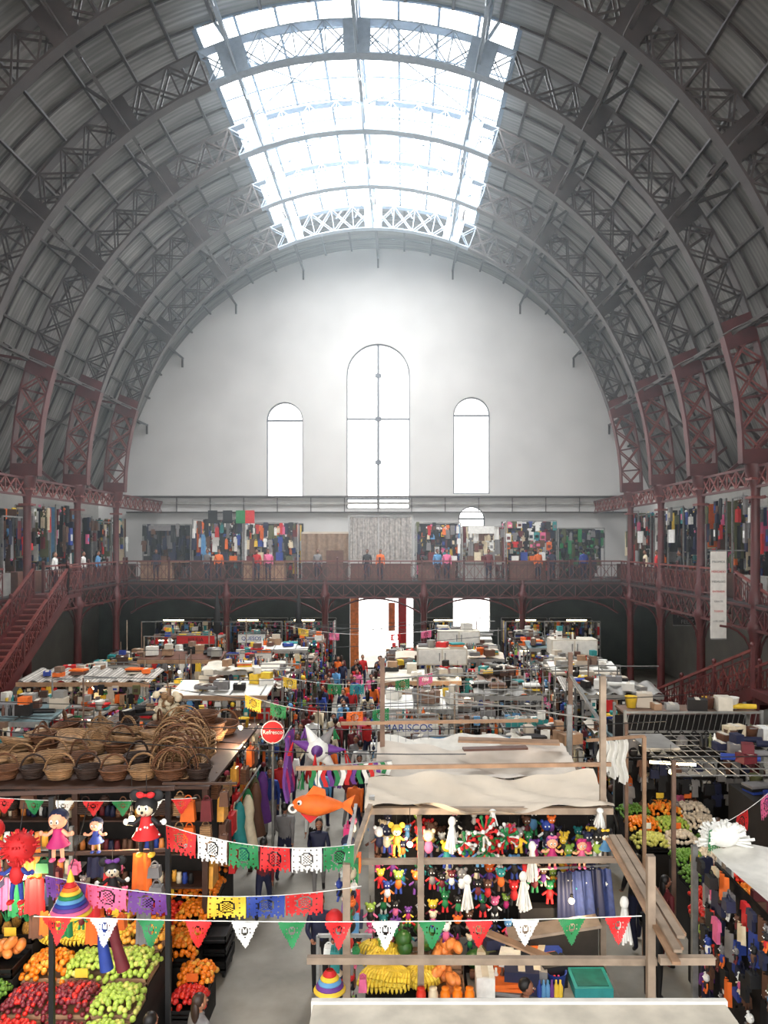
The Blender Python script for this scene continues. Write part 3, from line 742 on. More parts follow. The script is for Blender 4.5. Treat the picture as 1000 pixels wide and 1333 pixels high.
mb.bx(2.45,4.6,10.9,12.0,0,.98,dark); mb.bx(2.45,4.6,10.88,11.6,.98,1.02,metal)
for i in range(5): mb.lathe([(0,0),(.07,0),(.07,.2),(.05,.24),(.055,.25),(.055,.27),(0,.27)],(1.75+.17*i,10.75,1.02),R.choice([F['papaya'],F['orange'],F['tomato'],V['cream']]),10)
mb.bx(1.5,2.7,10.6,10.85,.95,1.0,wood); mb.bx(1.5,2.7,10.65,10.8,0,.95,dark)
mb.sph((3.0,11.7,1.2),(.24,.16,.16),F['melon'],12,8); mb.sph((2.65,11.7,1.18),(.22,.15,.15),F['melon'],12,8)
mb.bx(3.95,4.5,10.95,11.5,1.02,1.16,V['teal']); mb.bx(4.0,4.45,11.0,11.45,1.14,1.17,M('teal_dark',(.05,.35,.33)))
for i in range(14): bottle(mb,3.45+.06*(i%6),11.0+.12*(i//6),1.02,R.choice(BRIGHT),1.1)
mb.bx(3.3,4.5,11.8,12.0,1.0,1.9,dark); clutter(mb,2.5,3.95,11.0,11.9,1.02,22,MIX)
mb.done('juice_counter')
fruitstand('vegetable_stand',6.9,8.6,13.9,15.6,.8,.15,['tomato','orange','onion','lime','apple','green','lime','onion','tomato'],dark)
fruitstand('vegetable_stand',6.6,8.6,16.6,18.3,.8,.15,['pear','onion','lime','orange','green','onion','lime','orange','onion'],black)
fruitstand('vegetable_stand',6.4,7.6,11.9,13.2,.8,.15,['tomato','lime','green','onion','apple','tomato'],wood)

# ================================================================== foreground right stall
mb=MB()
def post(x,y,z0,z1,m=woodg,w=.09): mb.bar((x,y,z0),(x,y,z1),w,w,m)
post(1.1,14.8,0,5.3,rust);post(4.67,12.2,0,5.4,woodg);post(5.2,17.0,0,5.1,rust);post(.8,9.5,0,3.55);post(4.4,9.0,0,3.85);post(1.75,10.9,0,3.3);post(1.0,12.2,0,3.5,metal);post(4.7,14.8,0,4.4,metal)
mb.bar((.35,9.2,2.52),(4.5,9.1,2.56),.08,.08,woodg)
mb.bar((.9,11.0,2.95),(4.75,11.0,2.98),.08,.07,woodg)
mb.bar((-.2,12.15,3.95),(4.8,12.2,4.0),.06,.06,wood)
mb.bar((.3,14.75,4.05),(4.1,14.8,4.1),.06,.06,wood)
mb.bar((.9,12.1,3.3),(4.8,12.1,3.3),.1,.1,woodg); mb.bar((.95,12.2,3.3),(.95,14.9,3.3),.08,.08,woodg); mb.bar((4.7,12.2,3.3),(4.7,14.9,3.3),.08,.08,woodg)
mb.bar((.8,9.5,3.4),(1.0,12.2,3.4),.07,.07,woodg); mb.bar((1.75,10.9,3.2),(1.75,12.2,3.2),.07,.07,woodg)
mb.bar((4.67,12.2,4.6),(5.2,17,4.6),.05,.05,metal); mb.bar((1.1,14.8,4.9),(5.2,17,4.8),.02,.02,metal); mb.bar((1.1,14.8,4.7),(4.67,12.2,4.7),.02,.02,metal)
for i in range(26): mb.bar((1.1+.15*i,14.9+.08*i,3.6),(1.1+.15*i,14.9+.08*i,4.7),.008,.008,metal)
for z in(3.8,4.0,4.2,4.4,4.6): mb.bar((1.1,14.9,z),(5.0,17,z),.008,.008,metal)
mb.bar((2.4,10.9,2.1),(3.6,10.6,1.75),.16,.03,wood); mb.bar((3.0,11,1.9),(4.3,11,2.1),.35,.04,woodg)
for i in range(5): mb.bar((4.42+.07*i,8.2+.15*i,3.02+.05*(i%2)),(4.55+.05*i,11.4,3.12+.05*(i%2)),.09,.035,[wood,woodg][i%2])
mb.bar((4.3,8.4,2.95),(4.9,8.4,2.95),.08,.08,woodg)
mb.done('toy_stall_frame')
mb=MB()
def tarp(x0,x1,y0,y1,z0,z1,mat,ph=0,sag=.2):
    mb.grid(lambda u,v:(x0+(x1-x0)*u,y0+(y1-y0)*v+.05*math.sin(9*u),z0+(z1-z0)*v-sag*math.sin(pi*u)*math.sin(pi*v)+.06*math.sin(u*9+ph+v*5)+.03*math.sin(u*27+v*13)+.02*math.sin(v*41+u*5)),40,16,mat)
tarp(.9,4.8,11.95,13.3,3.38,3.5,M('cream_tarp',(.86,.81,.74),.8,noise=.1,scale=1.5,bump=.3),0); tarp(1.0,4.6,13.3,14.9,3.42,3.6,M('grey_tarp',(.84,.80,.75),.8,noise=.12,scale=2,bump=.3),2)
tarp(1.1,4.3,15.2,16.8,3.2,3.3,M('pale_tarp',(.88,.86,.82),.8,noise=.1),4,.1)
mb.box((3.5,14.6,3.75),(1.9,.3,.04),wood,-.12); mb.box((3.2,14.2,3.72),(1.2,.18,.04),brownr,.1)
mb.done('canvas_awning')
mb=MB(); mb.bx(.62,4.65,5.2,7.55,2.94,3.0,offw); mb.bx(.6,4.67,7.5,7.56,2.86,3.03,white)
for y in(5.6,6.3,7.0): mb.bx(.62,4.65,y-.02,y+.02,3.0,3.02,greyp)
for x in(.8,4.4):
    for y in(5.4,7.4): mb.bar((x,y,0),(x,y,2.94),.07,.07,metal)
mb.bx(.8,4.4,6.9,7.4,0,.9,white); mb.done('market_kiosk')
def tassel(mb,x,y,z,l,m,r=.09):
    for i in range(16):
        a=i*2.4; rr=r*(.4+.6*R.random()); mb.cyl((x,y,z),(x+rr*math.cos(a),y+rr*math.sin(a),z-l*R.uniform(.85,1)),.012,.018,m,4)
    mb.sph((x,y,z-l*.12),(r*.6,r*.6,l*.14),m,8,6)
TOYC=BRIGHT+[V[k] for k in('blackc','brownc','navy','maroonc','blackc','greyc','cream','blackc','brownc')]
mb=MB()
for k in range(3):
    for i in range(17):
        x=1.0+3.7*(i+R.uniform(.1,.9))/17; y=12.0+k*.35; z=3.15-R.uniform(0,.35)
        toy(mb,x,y,z,R.uniform(.26,.46),R.choice(TOYC),R.choice(TOYC),R.choice(TOYC))
for k in range(2):
    for i in range(19):
        x=1.0+3.7*(i+R.uniform(.1,.9))/19; toy(mb,x,11.7+k*.4+R.uniform(0,.2),2.6-R.uniform(0,.3),R.uniform(.26,.4),R.choice(TOYC),R.choice(TOYC),R.choice(TOYC))
for k in range(3):
    for i in range(12):
        toy(mb,1.0+2.3*i/12,11.6+R.uniform(0,.5),2.2-.3*k-R.uniform(0,.2),R.uniform(.24,.36),R.choice(TOYC),R.choice([V['pink'],V['green'],V['magenta'],V['blackc']]),R.choice(TOYC))
mb.bx(1.0,4.7,12.9,12.95,.9,3.2,dark); mb.done('hanging_toys')
mb=MB()
def pom(x,y,z,r):
    for i in range(26):
        v=Vector((R.gauss(0,1),R.gauss(0,1),R.gauss(0,1))).normalized(); mb.cyl((x,y,z),Vector((x,y,z))+v*r,.03,.012,[V['green'],V['whitec'],V['red']][i%3],4)
        mb.sph(Vector((x,y,z))+v*r,.035,[V['green'],V['whitec'],V['red']][i%3],5,4)
for x,z,r in((2.75,3.05,.24),(2.45,2.9,.16),(3.1,3.0,.18),(2.8,2.75,.16)): pom(x,11.8,z,r)
mb.done('tricolour_pompom')
mb=MB()
for x,y,z,l in((2.25,11.8,3.3,.55),(2.42,11.0,2.75,.5),(3.45,11.6,3.0,.6),(3.22,11.0,2.8,.55),(3.3,11.3,2.5,.4),(4.55,11.9,3.4,.3),(2.9,12.0,3.35,.25),(4.38,10.0,2.9,.6)): tassel(mb,x,y,z,l,V['whitec'],.1)
mb.done('white_paper_streamer')
mb=MB()
den=M('denim',(.17,.22,.40),.8,noise=.3,scale=10)
for i in range(5): 
    x=3.85+.16*i; mb.grid(lambda u,v:(x+.2*u*(1+.4*v),11.7+.03*i+.03*math.sin(u*12),2.5-.75*v),8,4,den if i%3 else V['navy'])
mb.bar((3.5,11.75,2.52),(4.7,11.9,2.52),.03,.03,metal); mb.done('denim_rack')
mb=MB()
mb.T=Matrix.Translation((.72,10.9,0))@Matrix.Rotation(-pi/2,4,'Z'); rows(mb,-1.3,1.3,0,3.3,.3,9,7,TOYC+DARKC,('toy','bag','toy','ball')); mb.T=None
mb.bar((.75,9.5,3.35),(.75,12.2,3.35),.05,.05,metal)
rows(mb,.45,1.05,9.9,2.4,.3,4,6,TOYC,('toy','ball','bag')); mb.bar((.4,9.9,2.45),(1.1,9.9,2.45),.04,.04,metal); mb.bar((.4,9.9,0),(.4,9.9,2.45),.04,.04,metal)
mb.done('toy_rack')

# ================================================================== left: basket stall
mb=MB()
BX0,BX1,BY0,BY1,BZ=-6.6,-2.0,13.6,17.6,3.2
for x in(BX0,-4.3,BX1):
    for y in(BY0,BY1): mb.bar((x,y,0),(x,y,BZ),.1,.1,dwood)
mb.bx(BX0-.1,BX1+.1,BY0-.15,BY1,BZ,BZ+.05,dwood); mb.bx(BX0,BX1,BY0+.9,BY0+.95,0,BZ,dark)
for z in(1.3,1.9,2.5):
    mb.bx(BX0,BX1-.1,BY0+.2,BY0+.9,z,z+.03,dwood)
    for i in range(38):
        x=BX0+.15+(BX1-BX0-.4)*i/38; c=R.choice(MUTE+[F['mango'],F['papaya'],V['maroonc'],V['cream'],V['brownc'],V['brownc'],wick2])
        mb.lathe([(0,0),(.05,0),(.055,.1),(.04,.15),(.042,.19),(0,.19)],(x,BY0+.3+R.uniform(0,.2),z+.03),c,7)
rows(mb,BX0,BX1,BY0,BZ-.05,BZ-.5,14,1,[wick2,wick3,wick,V['brownc']],('bag','ball'))
mb.done('basket_stall')
def basket(rm,w=.3,h=.2,handle=True):
    b=MB(); b.lathe([(0,.01),(w*.62,0),(w*.7,.02),(w*.86,h*.5),(w,h),(w*1.03,h+.01),(w*.96,h+.01),(w*.8,h*.5),(w*.6,.04),(0,.04)],(0,0,0),rm,20)
    for k in range(5): t=.15+.2*k; b.tor((0,0,h*t),w*(.70+.3*t)+.004,.011,rm,None,20,4)
    b.tor((0,0,h),w*1.02,.022,rm,None,20,5)
    if handle: 
        b.tor((0,0,h*.9),w*.98,.018,rm,Matrix.Rotation(pi/2,3,'X'),14,5,0,pi,1,1.15)
        b.tor((0,.02,h*.9),w*.94,.012,rm,Matrix.Rotation(pi/2,3,'X'),14,4,0,pi,1,1.12)
    return b.done('wicker_basket',(0,0,0))
protos=[basket(wick,.27,.2),basket(wick2,.3,.22),basket(wick3,.28,.24),basket(wick,.36,.14,False),basket(wick2,.34,.3,False)]
used=set()
def putb(k,x,y,z,rz=0,sc=1,tilt=0):
    if k not in used: o=protos[k]; used.add(k); o.location=(x,y,z); o.rotation_euler=(tilt,0,rz); o.scale=(sc,)*3
    else: o=inst(protos[k],(x,y,z),rz,sc); o.rotation_euler=(tilt,0,rz)
for i in range(9): putb([0,1,2,0,2,1,0,1,2][i],-6.2+.5*i,13.85+R.uniform(-.05,.1),3.26,R.uniform(-.3,.3),R.uniform(.8,1.05),R.uniform(-.05,.0))
for i in range(8): putb(R.choice([0,1,2,0,3]),-6.3+.55*i,14.6,3.27,R.uniform(0,3),R.uniform(.8,1.15))
for i in range(8): putb([3,1,3,0,1,3,0,2][i],-6.3+.52*i,15.5,3.27,R.uniform(0,3),1.05)
for i in range(7): putb([3,1,3,0,3,3,2][i],-6.3+.55*i,15.5,3.42+.06*(i%3),R.uniform(0,3),R.uniform(.75,1.05),R.uniform(-.35,.35))
for i in range(7): putb(R.choice([3,0,1]),-6.2+.6*i,16.5,3.27,R.uniform(0,3),1.1)
for i in range(6): putb(R.choice([0,1,2]),-6.0+.7*i,17.2,3.27,R.uniform(0,3),1.0,R.uniform(-.4,.4))
for i in range(5): putb(3,-2.6,14.9,3.27+.09*i,i*.7,1.2)
for i in range(3): putb(4,-2.75+.15*(i%2),16.2,3.27+.18*i,i,1.0)
mb=MB()
for i in range(30):
    a=R.uniform(-.5,.5); mb.tor((-2.75+R.uniform(-.2,.35),13.9+.035*i,3.38+.016*i),R.uniform(.30,.40),.015,R.choice([wick,wick,wick2]),Matrix.Rotation(a,3,'Z')@Matrix.Rotation(pi/2,3,'X'),16,4,-.2,pi+.2,1,1.3)
for i in range(10): mb.tor((-2.6,14.2+.08*i,3.42),.38,.03,wick,Matrix.Rotation(.5,3,'X'),18,5)
mb.done('basket_hoops')
mb=MB()
for i in range(40): mb.sph((-4.0+R.uniform(-.35,.35),18.0+R.uniform(-.2,.2),3.3+R.uniform(0,.7)),.09,V['cream'] if i%3 else wick,8,6)
mb.cyl((-4,18,0),(-4,18,4.1),.03,.03,wood,6); mb.done('onion_string')
mb=MB()
mb.T=Matrix.Translation((-1.85,15.6,0))@Matrix.Rotation(pi/2,4,'Z')
rows(mb,-2.,2.,0,3.25,1.3,9,3,[V['orange'],V['brownc'],F['mango'],V['maroonc'],V['cream'],wick,V['red'],wick2],('bag',)); mb.T=None
rows(mb,-2.6,-1.5,13.4,3.3,2.2,4,2,[V['orange'],V['brownc'],F['mango'],V['maroonc'],wick],('bag',))
mb.bar((-1.85,13.5,3.3),(-1.85,17.6,3.3),.05,.05,dwood); mb.bar((-2.7,13.4,3.32),(-1.4,13.4,3.32),.04,.04,dwood); mb.done('hanging_handbags')
mb=MB()
for i in range(6):
    m=[V['teal'],V['cream'],V['green'],V['brownc'],V['olive'],V['purple']][i]
    mb.lathe([(.04,0),(.1,-.12),(.13,-.3),(.11,-.5),(.22,-1.1)],(-1.75+.1*(i%2),15.2+.4*i,2.4),m,10)
mb.bar((-1.75,15,2.45),(-1.75,17.5,2.45),.03,.03,metal); mb.done('hanging_dresses')
mb=MB(); mb.bx(-6.5,-4.0,12.5,13.1,0,1.6,dark)
for z in(1.6,2.05,2.5):
    mb.bx(-6.5,-3.9,12.5,13.1,z,z+.03,metal)
    for i in range(20):
        mb.lathe([(0,0),(.055,0),(.055,.16),(.04,.2),(.045,.22),(0,.22)],(-6.4+.125*i,12.65,z+.03),R.choice([F['papaya'],V['cream'],V['brownc'],F['plum'],F['mango'],V['whitec']]),8)
for x in(-6.5,-3.9): mb.bar((x,12.5,0),(x,12.5,2.9),.06,.06,metal)
mb.done('jar_shelf')
mb=MB()
for x,y in((-2.8,9.4),(-1.5,9.8),(-4.6,9.4)): mb.bar((x,y,0),(x,y,4.4),.06,.06,black)
mb.bar((-4.7,9.4,4.4),(-1.4,9.75,4.4),.05,.05,dwood); mb.bar((-4.7,9.6,3.55),(-1.4,9.8,3.6),.04,.04,dwood)
rows(mb,-4.6,-1.55,9.85,3.5,2.5,15,3,[V['blackc'],V['maroonc'],V['brownc'],V['greyc'],V['navy'],V['red'],V['pink'],V['green'],V['orange'],wick2],('bag','toy','cloth'))
mb.done('pole_frame')

def doll(name,x,y,z,s,head,face,body,limb,shoe,ears=None,bow=None,dots=False,hair=None,skirt=True,rz=0,crown=False):
    mb=MB(); mb.T=Matrix.Translation((x,y,z))@Matrix.Rotation(rz,4,'Z')@Matrix.Scale(s,4)
    mb.sph((0,0,.78),(.17,.16,.17),head,16,12)
    if face:
        mb.sph((0,-.05,.75),(.14,.13,.12),face,14,10); mb.sph((0,-.17,.72),(.045,.04,.035),face,8,6); mb.sph((0,-.21,.735),.022,black if ears=='round' else face,8,6)
        mb.tor((0,-.165,.71),.05,.007,lipm,Matrix.Rotation(pi/2,3,'X'),8,4,pi+.3,2*pi-.3)
    for k in(-1,1):
        mb.sph((k*.055,-.165,.79),(.03,.02,.045),eyew,8,6); mb.sph((k*.05,-.183,.785),(.014,.01,.022),eyed,6,5)
        if ears=='round': mb.sph((k*.17,.0,.93),(.095,.03,.095),head,12,8)
        mb.tube([(k*.08,0,.58),(k*.19,-.02,.50),(k*.27,-.06,.53)],[.04,.034,.03],limb,8); mb.sph((k*.29,-.07,.55),(.045,.035,.05),eyew if ears=='round' else limb,8,6); mb.sph((k*.255,-.1,.57),.018,eyew if ears=='round' else limb,6,5)
        mb.tube([(k*.06,0,.34),(k*.08,-.01,.18),(k*.085,0,.06)],[.045,.038,.034],limb,8); mb.sph((k*.09,-.04,.035),(.055,.09,.04),shoe,10,7)
    if skirt: mb.lathe([(.05,.64),(.09,.58),(.10,.48),(.20,.32),(.215,.30),(.19,.30),(.05,.36)],(0,0,0),body,18)
    else: mb.sph((0,0,.48),(.12,.1,.17),body,12,9)
    if dots:
        for i in range(14):
            a=i*2.4; zz=.33+.2*((i*.37)%1); rr=.2-.1*(zz-.32)/.16 if zz<.48 else .1
            mb.sph((rr*math.cos(a),rr*math.sin(a),zz),.018,eyew,6,5)
    if bow:
        for k in(-1,1): mb.sph((k*.075,-.05,.95),(.075,.035,.05),bow,10,7,Matrix.Rotation(-k*.3,3,'Y'))
        mb.sph((0,-.06,.95),.028,bow,8,6)
    if hair:
        mb.sph((0,.04,.82),(.185,.17,.16),hair,14,10); mb.sph((0,.12,.64),(.15,.08,.2),hair,12,8)
    mb.cyl((0,0,.94),(0,0,1.25),.006,.006,black,4)
    mb.T=None; return mb.done(name)
doll('mouse_doll_pinata',-1.66,9.45,3.66,.80,V['blackc'],V['cream'],V['red'],V['blackc'],V['yellow'],'round',V['red'],True)
doll('mouse_doll_pinata',-2.02,9.3,3.1,.6,V['blackc'],V['cream'],V['blackc'],V['blackc'],V['yellow'],'round',V['purple'],False,rz=.3)
doll('princess_doll_pinata',-2.68,9.3,3.66,.64,V['peach'],V['peach'],V['magenta'],V['peach'],V['pink'],None,None,False,V['navy'])
doll('superhero_doll_pinata',-3.18,9.3,3.15,.72,V['red'],None,V['red'],V['blue'],V['red'],None,skirt=False)
doll('superhero_doll_pinata',-3.5,9.35,3.4,.8,V['red'],None,V['blue'],V['red'],V['red'],None,skirt=False,rz=.4)
doll('princess_doll_pinata',-2.38,9.7,3.6,.45,V['peach'],V['peach'],V['blue'],V['peach'],V['blue'],None,None,False,V['navy'])
doll('bear_doll_pinata',1.4,11.7,2.75,.5,V['yellow'],V['cream'],V['orange'],V['yellow'],V['orange'],'round',None,skirt=False)
doll('princess_doll_pinata',3.75,11.6,2.6,.5,V['peach'],V['peach'],V['magenta'],V['peach'],V['pink'],None,V['pink'],False,V['purple'])
doll('princess_doll_pinata',4.2,11.6,2.6,.45,V['peach'],V['peach'],V['pink'],V['peach'],V['pink'],None,V['magenta'],False,V['magenta'])
doll('mouse_doll_pinata',4.55,11.6,2.75,.45,V['blackc'],V['cream'],V['sky'],V['blackc'],V['yellow'],'round',V['yellow'],False)
mb=MB(); 
for i in range(60):
    v=Vector((R.gauss(0,1),R.gauss(0,1),R.gauss(0,1))).normalized(); mb.cyl((-3.04,9.1,3.9),Vector((-3.04,9.1,3.9))+v*.22,.05,.01,V['red'],5)
mb.sph((-3.04,9.1,3.9),.18,V['red'],12,9); mb.cyl((-3.04,9.1,4.1),(-3.04,9.2,4.4),.006,.006,black,4); mb.done('ball_pinata')
mb=MB(); cs=['red','orange','yellow','green','sky','blue','purple','pink','yellow']
for i in range(9):
    r0=.035+.02*i; mb.lathe([(r0*.9,0),(r0+.03,-.04),(r0+.04,-.055),(r0*.8,-.04)],(-2.27,8.7,3.68-.038*i),V[cs[i]],20)
mb.lathe([(0,.14),(.02,.09),(.045,0)],(-2.27,8.7,3.68),V['yellow'],10); mb.cyl((-2.27,8.7,3.8),(-2.27,9.2,4.4),.006,.006,black,4); mb.done('tiered_sombrero_pinata')
mb=MB()
for i in range(5):
    r0=.05+.028*i; mb.lathe([(r0*.9,0),(r0+.03,-.045),(r0+.035,-.06),(r0*.8,-.04)],(.62,9.2,2.4-.045*i),V[cs[i*2%9]],18)
mb.sph((.62,9.2,2.12),.11,V['red'],12,8); mb.cyl((.62,9.2,2.4),(.62,9.2,2.52),.006,.006,black,4); mb.done('tiered_sombrero_pinata')
mb=MB(); 
for k,c in((-1,'blue'),(1,'maroonc')): mb.tube([(-2.05+k*.05,9.2,3.0),(-2.02+k*.08,9.2,2.7),(-1.95+k*.1,9.2,2.4)],[.06,.06,.08],V[c],10)
mb.cyl((-2.05,9.2,3.0),(-2.05,9.3,3.6),.006,.006,black,4); mb.done('hanging_trousers')
mb=MB(); c=Vector((-.05,14.0,3.75)); mb.sph(c,.22,V['whitec'],14,10)
for i,(vx,vz,vy) in enumerate(((-.9,.3,0),(-.45,.85,0),(.5,.7,.1),(.95,0,0),(.6,-.7,0),(-.5,-.7,0),(0,.1,-.9))):
    d=Vector((vx,vy,vz)).normalized(); m=[V['purple'],V['whitec'],V['greyc']][i%3]; mb.cyl(c+d*.15,c+d*.5,.12,.01,m,12)
    for q in range(7): mb.cyl(c+d*.48,c+d*.55+Vector((R.uniform(-.06,.06),R.uniform(-.06,.06),-.28)),.008,.012,[V['red'],V['purple'],V['green']][i%3],4)
mb.cyl(c,c+Vector((0,0,1.0)),.008,.008,black,4); mb.done('star_pinata')
mb=MB()
for i in range(9):
    mb.grid(lambda u,v:(-.7+.05*u+.04*math.sin(v*7+i),14.2+.1*i,3.9-1.2*v),1,8,[V['purple'],V['purple'],V['magenta']][i%3])
mb.bar((-.7,14.1,3.92),(-.7,15.1,3.92),.02,.02,metal); mb.done('purple_streamer')
mb=MB()
for i in range(14):
    x=-.1+.1*i; mb.grid(lambda u,v:(x+.08*u+.03*math.sin(v*6+i),13.2+.03*i,3.65-.35*v),1,5,[V['green'],V['whitec'],V['red'],V['purple']][i%4])
mb.bar((-.15,13.2,3.66),(1.3,13.6,3.66),.02,.02,metal); mb.done('paper_fringe')
def fish():
    mb=MB(); c=(.18,12.0,3.42)
    def fn(v): return Vector((v.x,v.y*(1-.35*max(0,v.x)),v.z*(1-.6*max(0,v.x))+(.1*max(0,-v.x))))
    mb.sph(c,(.42,.17,.17),V['orange'],18,12,None,fn)
    mb.prism([(.5,3.42),(.75,3.58),(.68,3.4),(.74,3.24)],11.97,12.03,V['orange'])
    mb.prism([(-.05,3.54),(.1,3.72),(.28,3.66),(.3,3.53)],11.98,12.02,V['orange']); mb.prism([(-.1,3.29),(.05,3.14),(.2,3.27)],11.98,12.02,V['red'])
    mb.sph((-.1,11.86,3.5),.04,eyew,8,6); mb.sph((-.11,11.825,3.5),.02,eyed,6,5)
    mb.tor((-.22,11.95,3.38),.06,.02,V['whitec'],Matrix.Rotation(pi/2,3,'X'),8,5)
    mb.cyl((.15,12,3.6),(.15,12.15,3.95),.006,.006,black,4); return mb.done('fish_pinata')
fish()
mb=MB(); mb.cyl((-1.3,16.52,3.46),(-1.3,16.48,3.46),.25,.25,V['red'],28); mb.tor((-1.3,16.47,3.46),.24,.012,V['whitec'],Matrix.Rotation(pi/2,3,'X'),28,4)
textmesh(mb,'Refresco',.12,Matrix.Translation((-1.3,16.46,3.46))@FRONT,V['whitec']); mb.cyl((-1.3,16.5,0),(-1.3,16.5,3.25),.03,.03,metal,8); mb.done('round_red_sign')

def flag(mb,p,q,h,mat,shape='rect',seed=0):
    p=Vector(p);q=Vector(q);nx,ny=21,18; e=(q-p)/nx
    for j in range(ny):
        for i in range(nx):
            u=(i+.5)/nx*2-1; v=(j+.5)/ny
            if shape=='tri':
                if abs(u)>1-v*1.0+.06: continue
                hole=.15<v<.75 and abs(u)<.8-v and ((i%4==2 and j%3==1) or abs(math.hypot(u,(v-.32)*1.5)-.2)<.05)
            else:
                lim=.92+.08*math.cos(u*pi*6)
                if v>lim: continue
                hole=(.08<v<.88 and abs(u)<.9) and ((abs(math.hypot(u,(v-.45)*1.6)-.42)<.05) or ((i%4==1 and j%4==1)) or (abs(u)<.25 and abs(v-.45)<.16 and (i+j)%2==0))
            if hole: continue
            a=p+e*i; s=.02*math.sin(v*4+seed+u*2); o=Vector((0,s,0)); o2=Vector((0,.02*math.sin((v+1/ny)*4+seed+u*2),0))
            z0=-h*j/ny; z1=-h*(j+1)/ny
            mb.add([a+o+Vector((0,0,z0)),a+e+o+Vector((0,0,z0)),a+e+o2+Vector((0,0,z1)),a+o2+Vector((0,0,z1))],[(0,1,2,3)],mat)
def garland(P,Q,sag,cols,w,h,shape,t0=0.,t1=1.):
    mb=MB(); P=Vector(P);Q=Vector(Q)
    def pt(t): return P.lerp(Q,t)-Vector((0,0,sag*4*t*(1-t)))
    mb.tube([pt(i/30) for i in range(31)],.006,V['whitec'],4)
    n=len(cols); L_=(Q-P).length
    for i,c in enumerate(cols):
        t=t0+(t1-t0)*(i+.5)/n; dt=w/2/L_
        if c: flag(mb,pt(t-dt),pt(t+dt),h,V[c],shape,i)
    return mb.done('papel_picado_garland')
garland((-2.35,8.0,3.62),(4.0,8.05,3.6),.06,['red','whitec','green','red','whitec','green','red','whitec','green','red','whitec','green','red'],.28,.29,'tri')
garland((-1.5,9.7,3.95),(.9,9.5,3.78),.14,['red','whitec','green','red','whitec','green'],.38,.32,'rect')
garland((-2.6,8.8,3.70),(1.0,9.2,3.40),.18,['purple','pink','purple',None,'yellow','blue','red',None],.44,.27,'rect')
garland((-2.1,17,4.2),(1.3,16.5,4.0),.25,['yellow','green',None,None,'orange','green'],.36,.3,'rect')
garland((-1.9,21,3.9),(2.4,20.5,4.1),.3,['yellow',None,'green','teal',None,'green','pink'],.38,.3,'rect')
garland((5.6,10.6,3.5),(8.2,13,3.8),.15,['green','red','pink','lime'],.4,.35,'rect')
garland((-3.0,30,4.3),(3.0,30,4.2),.3,['yellow','pink',None,'red','pink'],.4,.3,'rect')
garland((-6.5,13.0,3.3),(-2.0,13.0,3.2),.1,['green','whitec','red','green','whitec','red','green','whitec','red'],.34,.26,'tri')

# ---- right side details
mb=MB()
for x in(6.7,9.9):
    for y in(18.0,18.9): mb.bar((x,y,0),(x,y,3.6),.07,.07,metal)
for z in(3.55,3.1): mb.bar((6.7,18,z),(9.9,18,z),.05,.05,metal)
for i in range(24): mb.bar((6.7+.13*i,18,3.1),(6.7+.13*i+.1,18,3.55),.01,.01,metal)
for i in range(11):
    x=6.85+.29*i; z=2.78+R.uniform(-.05,.05)
    mb.sph((x,17.95,z),(.15,.11,.25),V['blackc'] if i%4 else V['greyc'],10,8); mb.sph((x,17.85,z-.08),(.11,.06,.12),V['blackc'],8,6); mb.tor((x,17.95,z+.27),.05,.012,black,Matrix.Rotation(pi/2,3,'X'),8,4)
    mb.box((x,17.79,z-.02),(.14,.01,.015),metal)
rows(mb,6.75,9.8,18.1,2.4,1.2,12,3,DARKC+[V['greyc']],('bag','shirt')); mb.bx(6.7,9.9,18.85,18.9,0,3.3,dark)
clutter(mb,6.7,9.9,18,18.9,3.55,10,RCL); mb.bx(6.7,9.9,18.05,18.9,3.5,3.54,rust)
mb.done('backpack_stall')
mb=MB()
for i in range(16): mb.bar((6.6+.22*i,14.2,3.2),(6.6+.22*i,17.2,3.25),.012,.012,metal)
for j in range(8): mb.bar((6.5,14.2+.42*j,3.22),(10,14.2+.42*j,3.22),.018,.018,metal)
for x in(6.5,10):
    for y in(14.2,17.2): mb.bar((x,y,0),(x,y,3.5),.07,.07,rust)
clutter(mb,7.6,10,14.3,17.2,3.25,26,MUTE+DARKC+DARKC+[metal,rust]); mb.bx(8.7,9.9,14.3,17,0,2.2,dark); rows(mb,8.7,10,14.2,3.1,1.2,8,5,MIX); 
clutter(mb,8.7,9.9,14.3,17,2.2,14,MUTE+DARKC); mb.bx(6.5,7.2,15.8,17,3.26,3.3,greyp); mb.cyl((6.7,16.2,2.9),(7.6,16.0,2.9),.03,.03,bulb,6); mb.done('produce_stall_frame')
stall('market_stall',9.0,11.2,10.8,13.2,2.9,'open',rust,MIX,top=6)
stall('market_stall',10.4,12.4,14.0,16.8,2.8,'flat',greyp,MIX,top=14)
mb=MB()
for k in range(3): mb.grid(lambda u,v:(4.9+.2*k+.18*u+.03*math.sin(v*9),13.4+.1*math.sin(u*9)+.1*k,4.05-(.55+.12*k)*v),8,8,white)
mb.bar((4.7,13.4,4.07),(5.8,13.7,4.07),.05,.05,wood); mb.bar((5.8,13.7,0),(5.8,13.7,4.07),.06,.06,wood); mb.done('plastic_drape')
mb=MB()
c=Vector((6.05,10.9,3.28))
for i in range(130):
    a=R.uniform(-.2,pi+.2); l=R.uniform(.28,.40); d=Vector((math.cos(a),R.uniform(-.35,.35),math.sin(a)*.8)); mb.cyl(c,c+d*l,.015,.022,V['whitec'],5)
mb.sph(c+Vector((0,0,.1)),(.24,.14,.18),V['whitec'],14,10); mb.cyl(c,(6.05,10.9,0),.03,.03,woodg,6); mb.done('feather_duster_bundle')
mb=MB()
for x in(5.75,8.2):
    for y in(8.0,11.2): mb.bar((x,y,0),(x,y,3.1),.08,.08,metal)
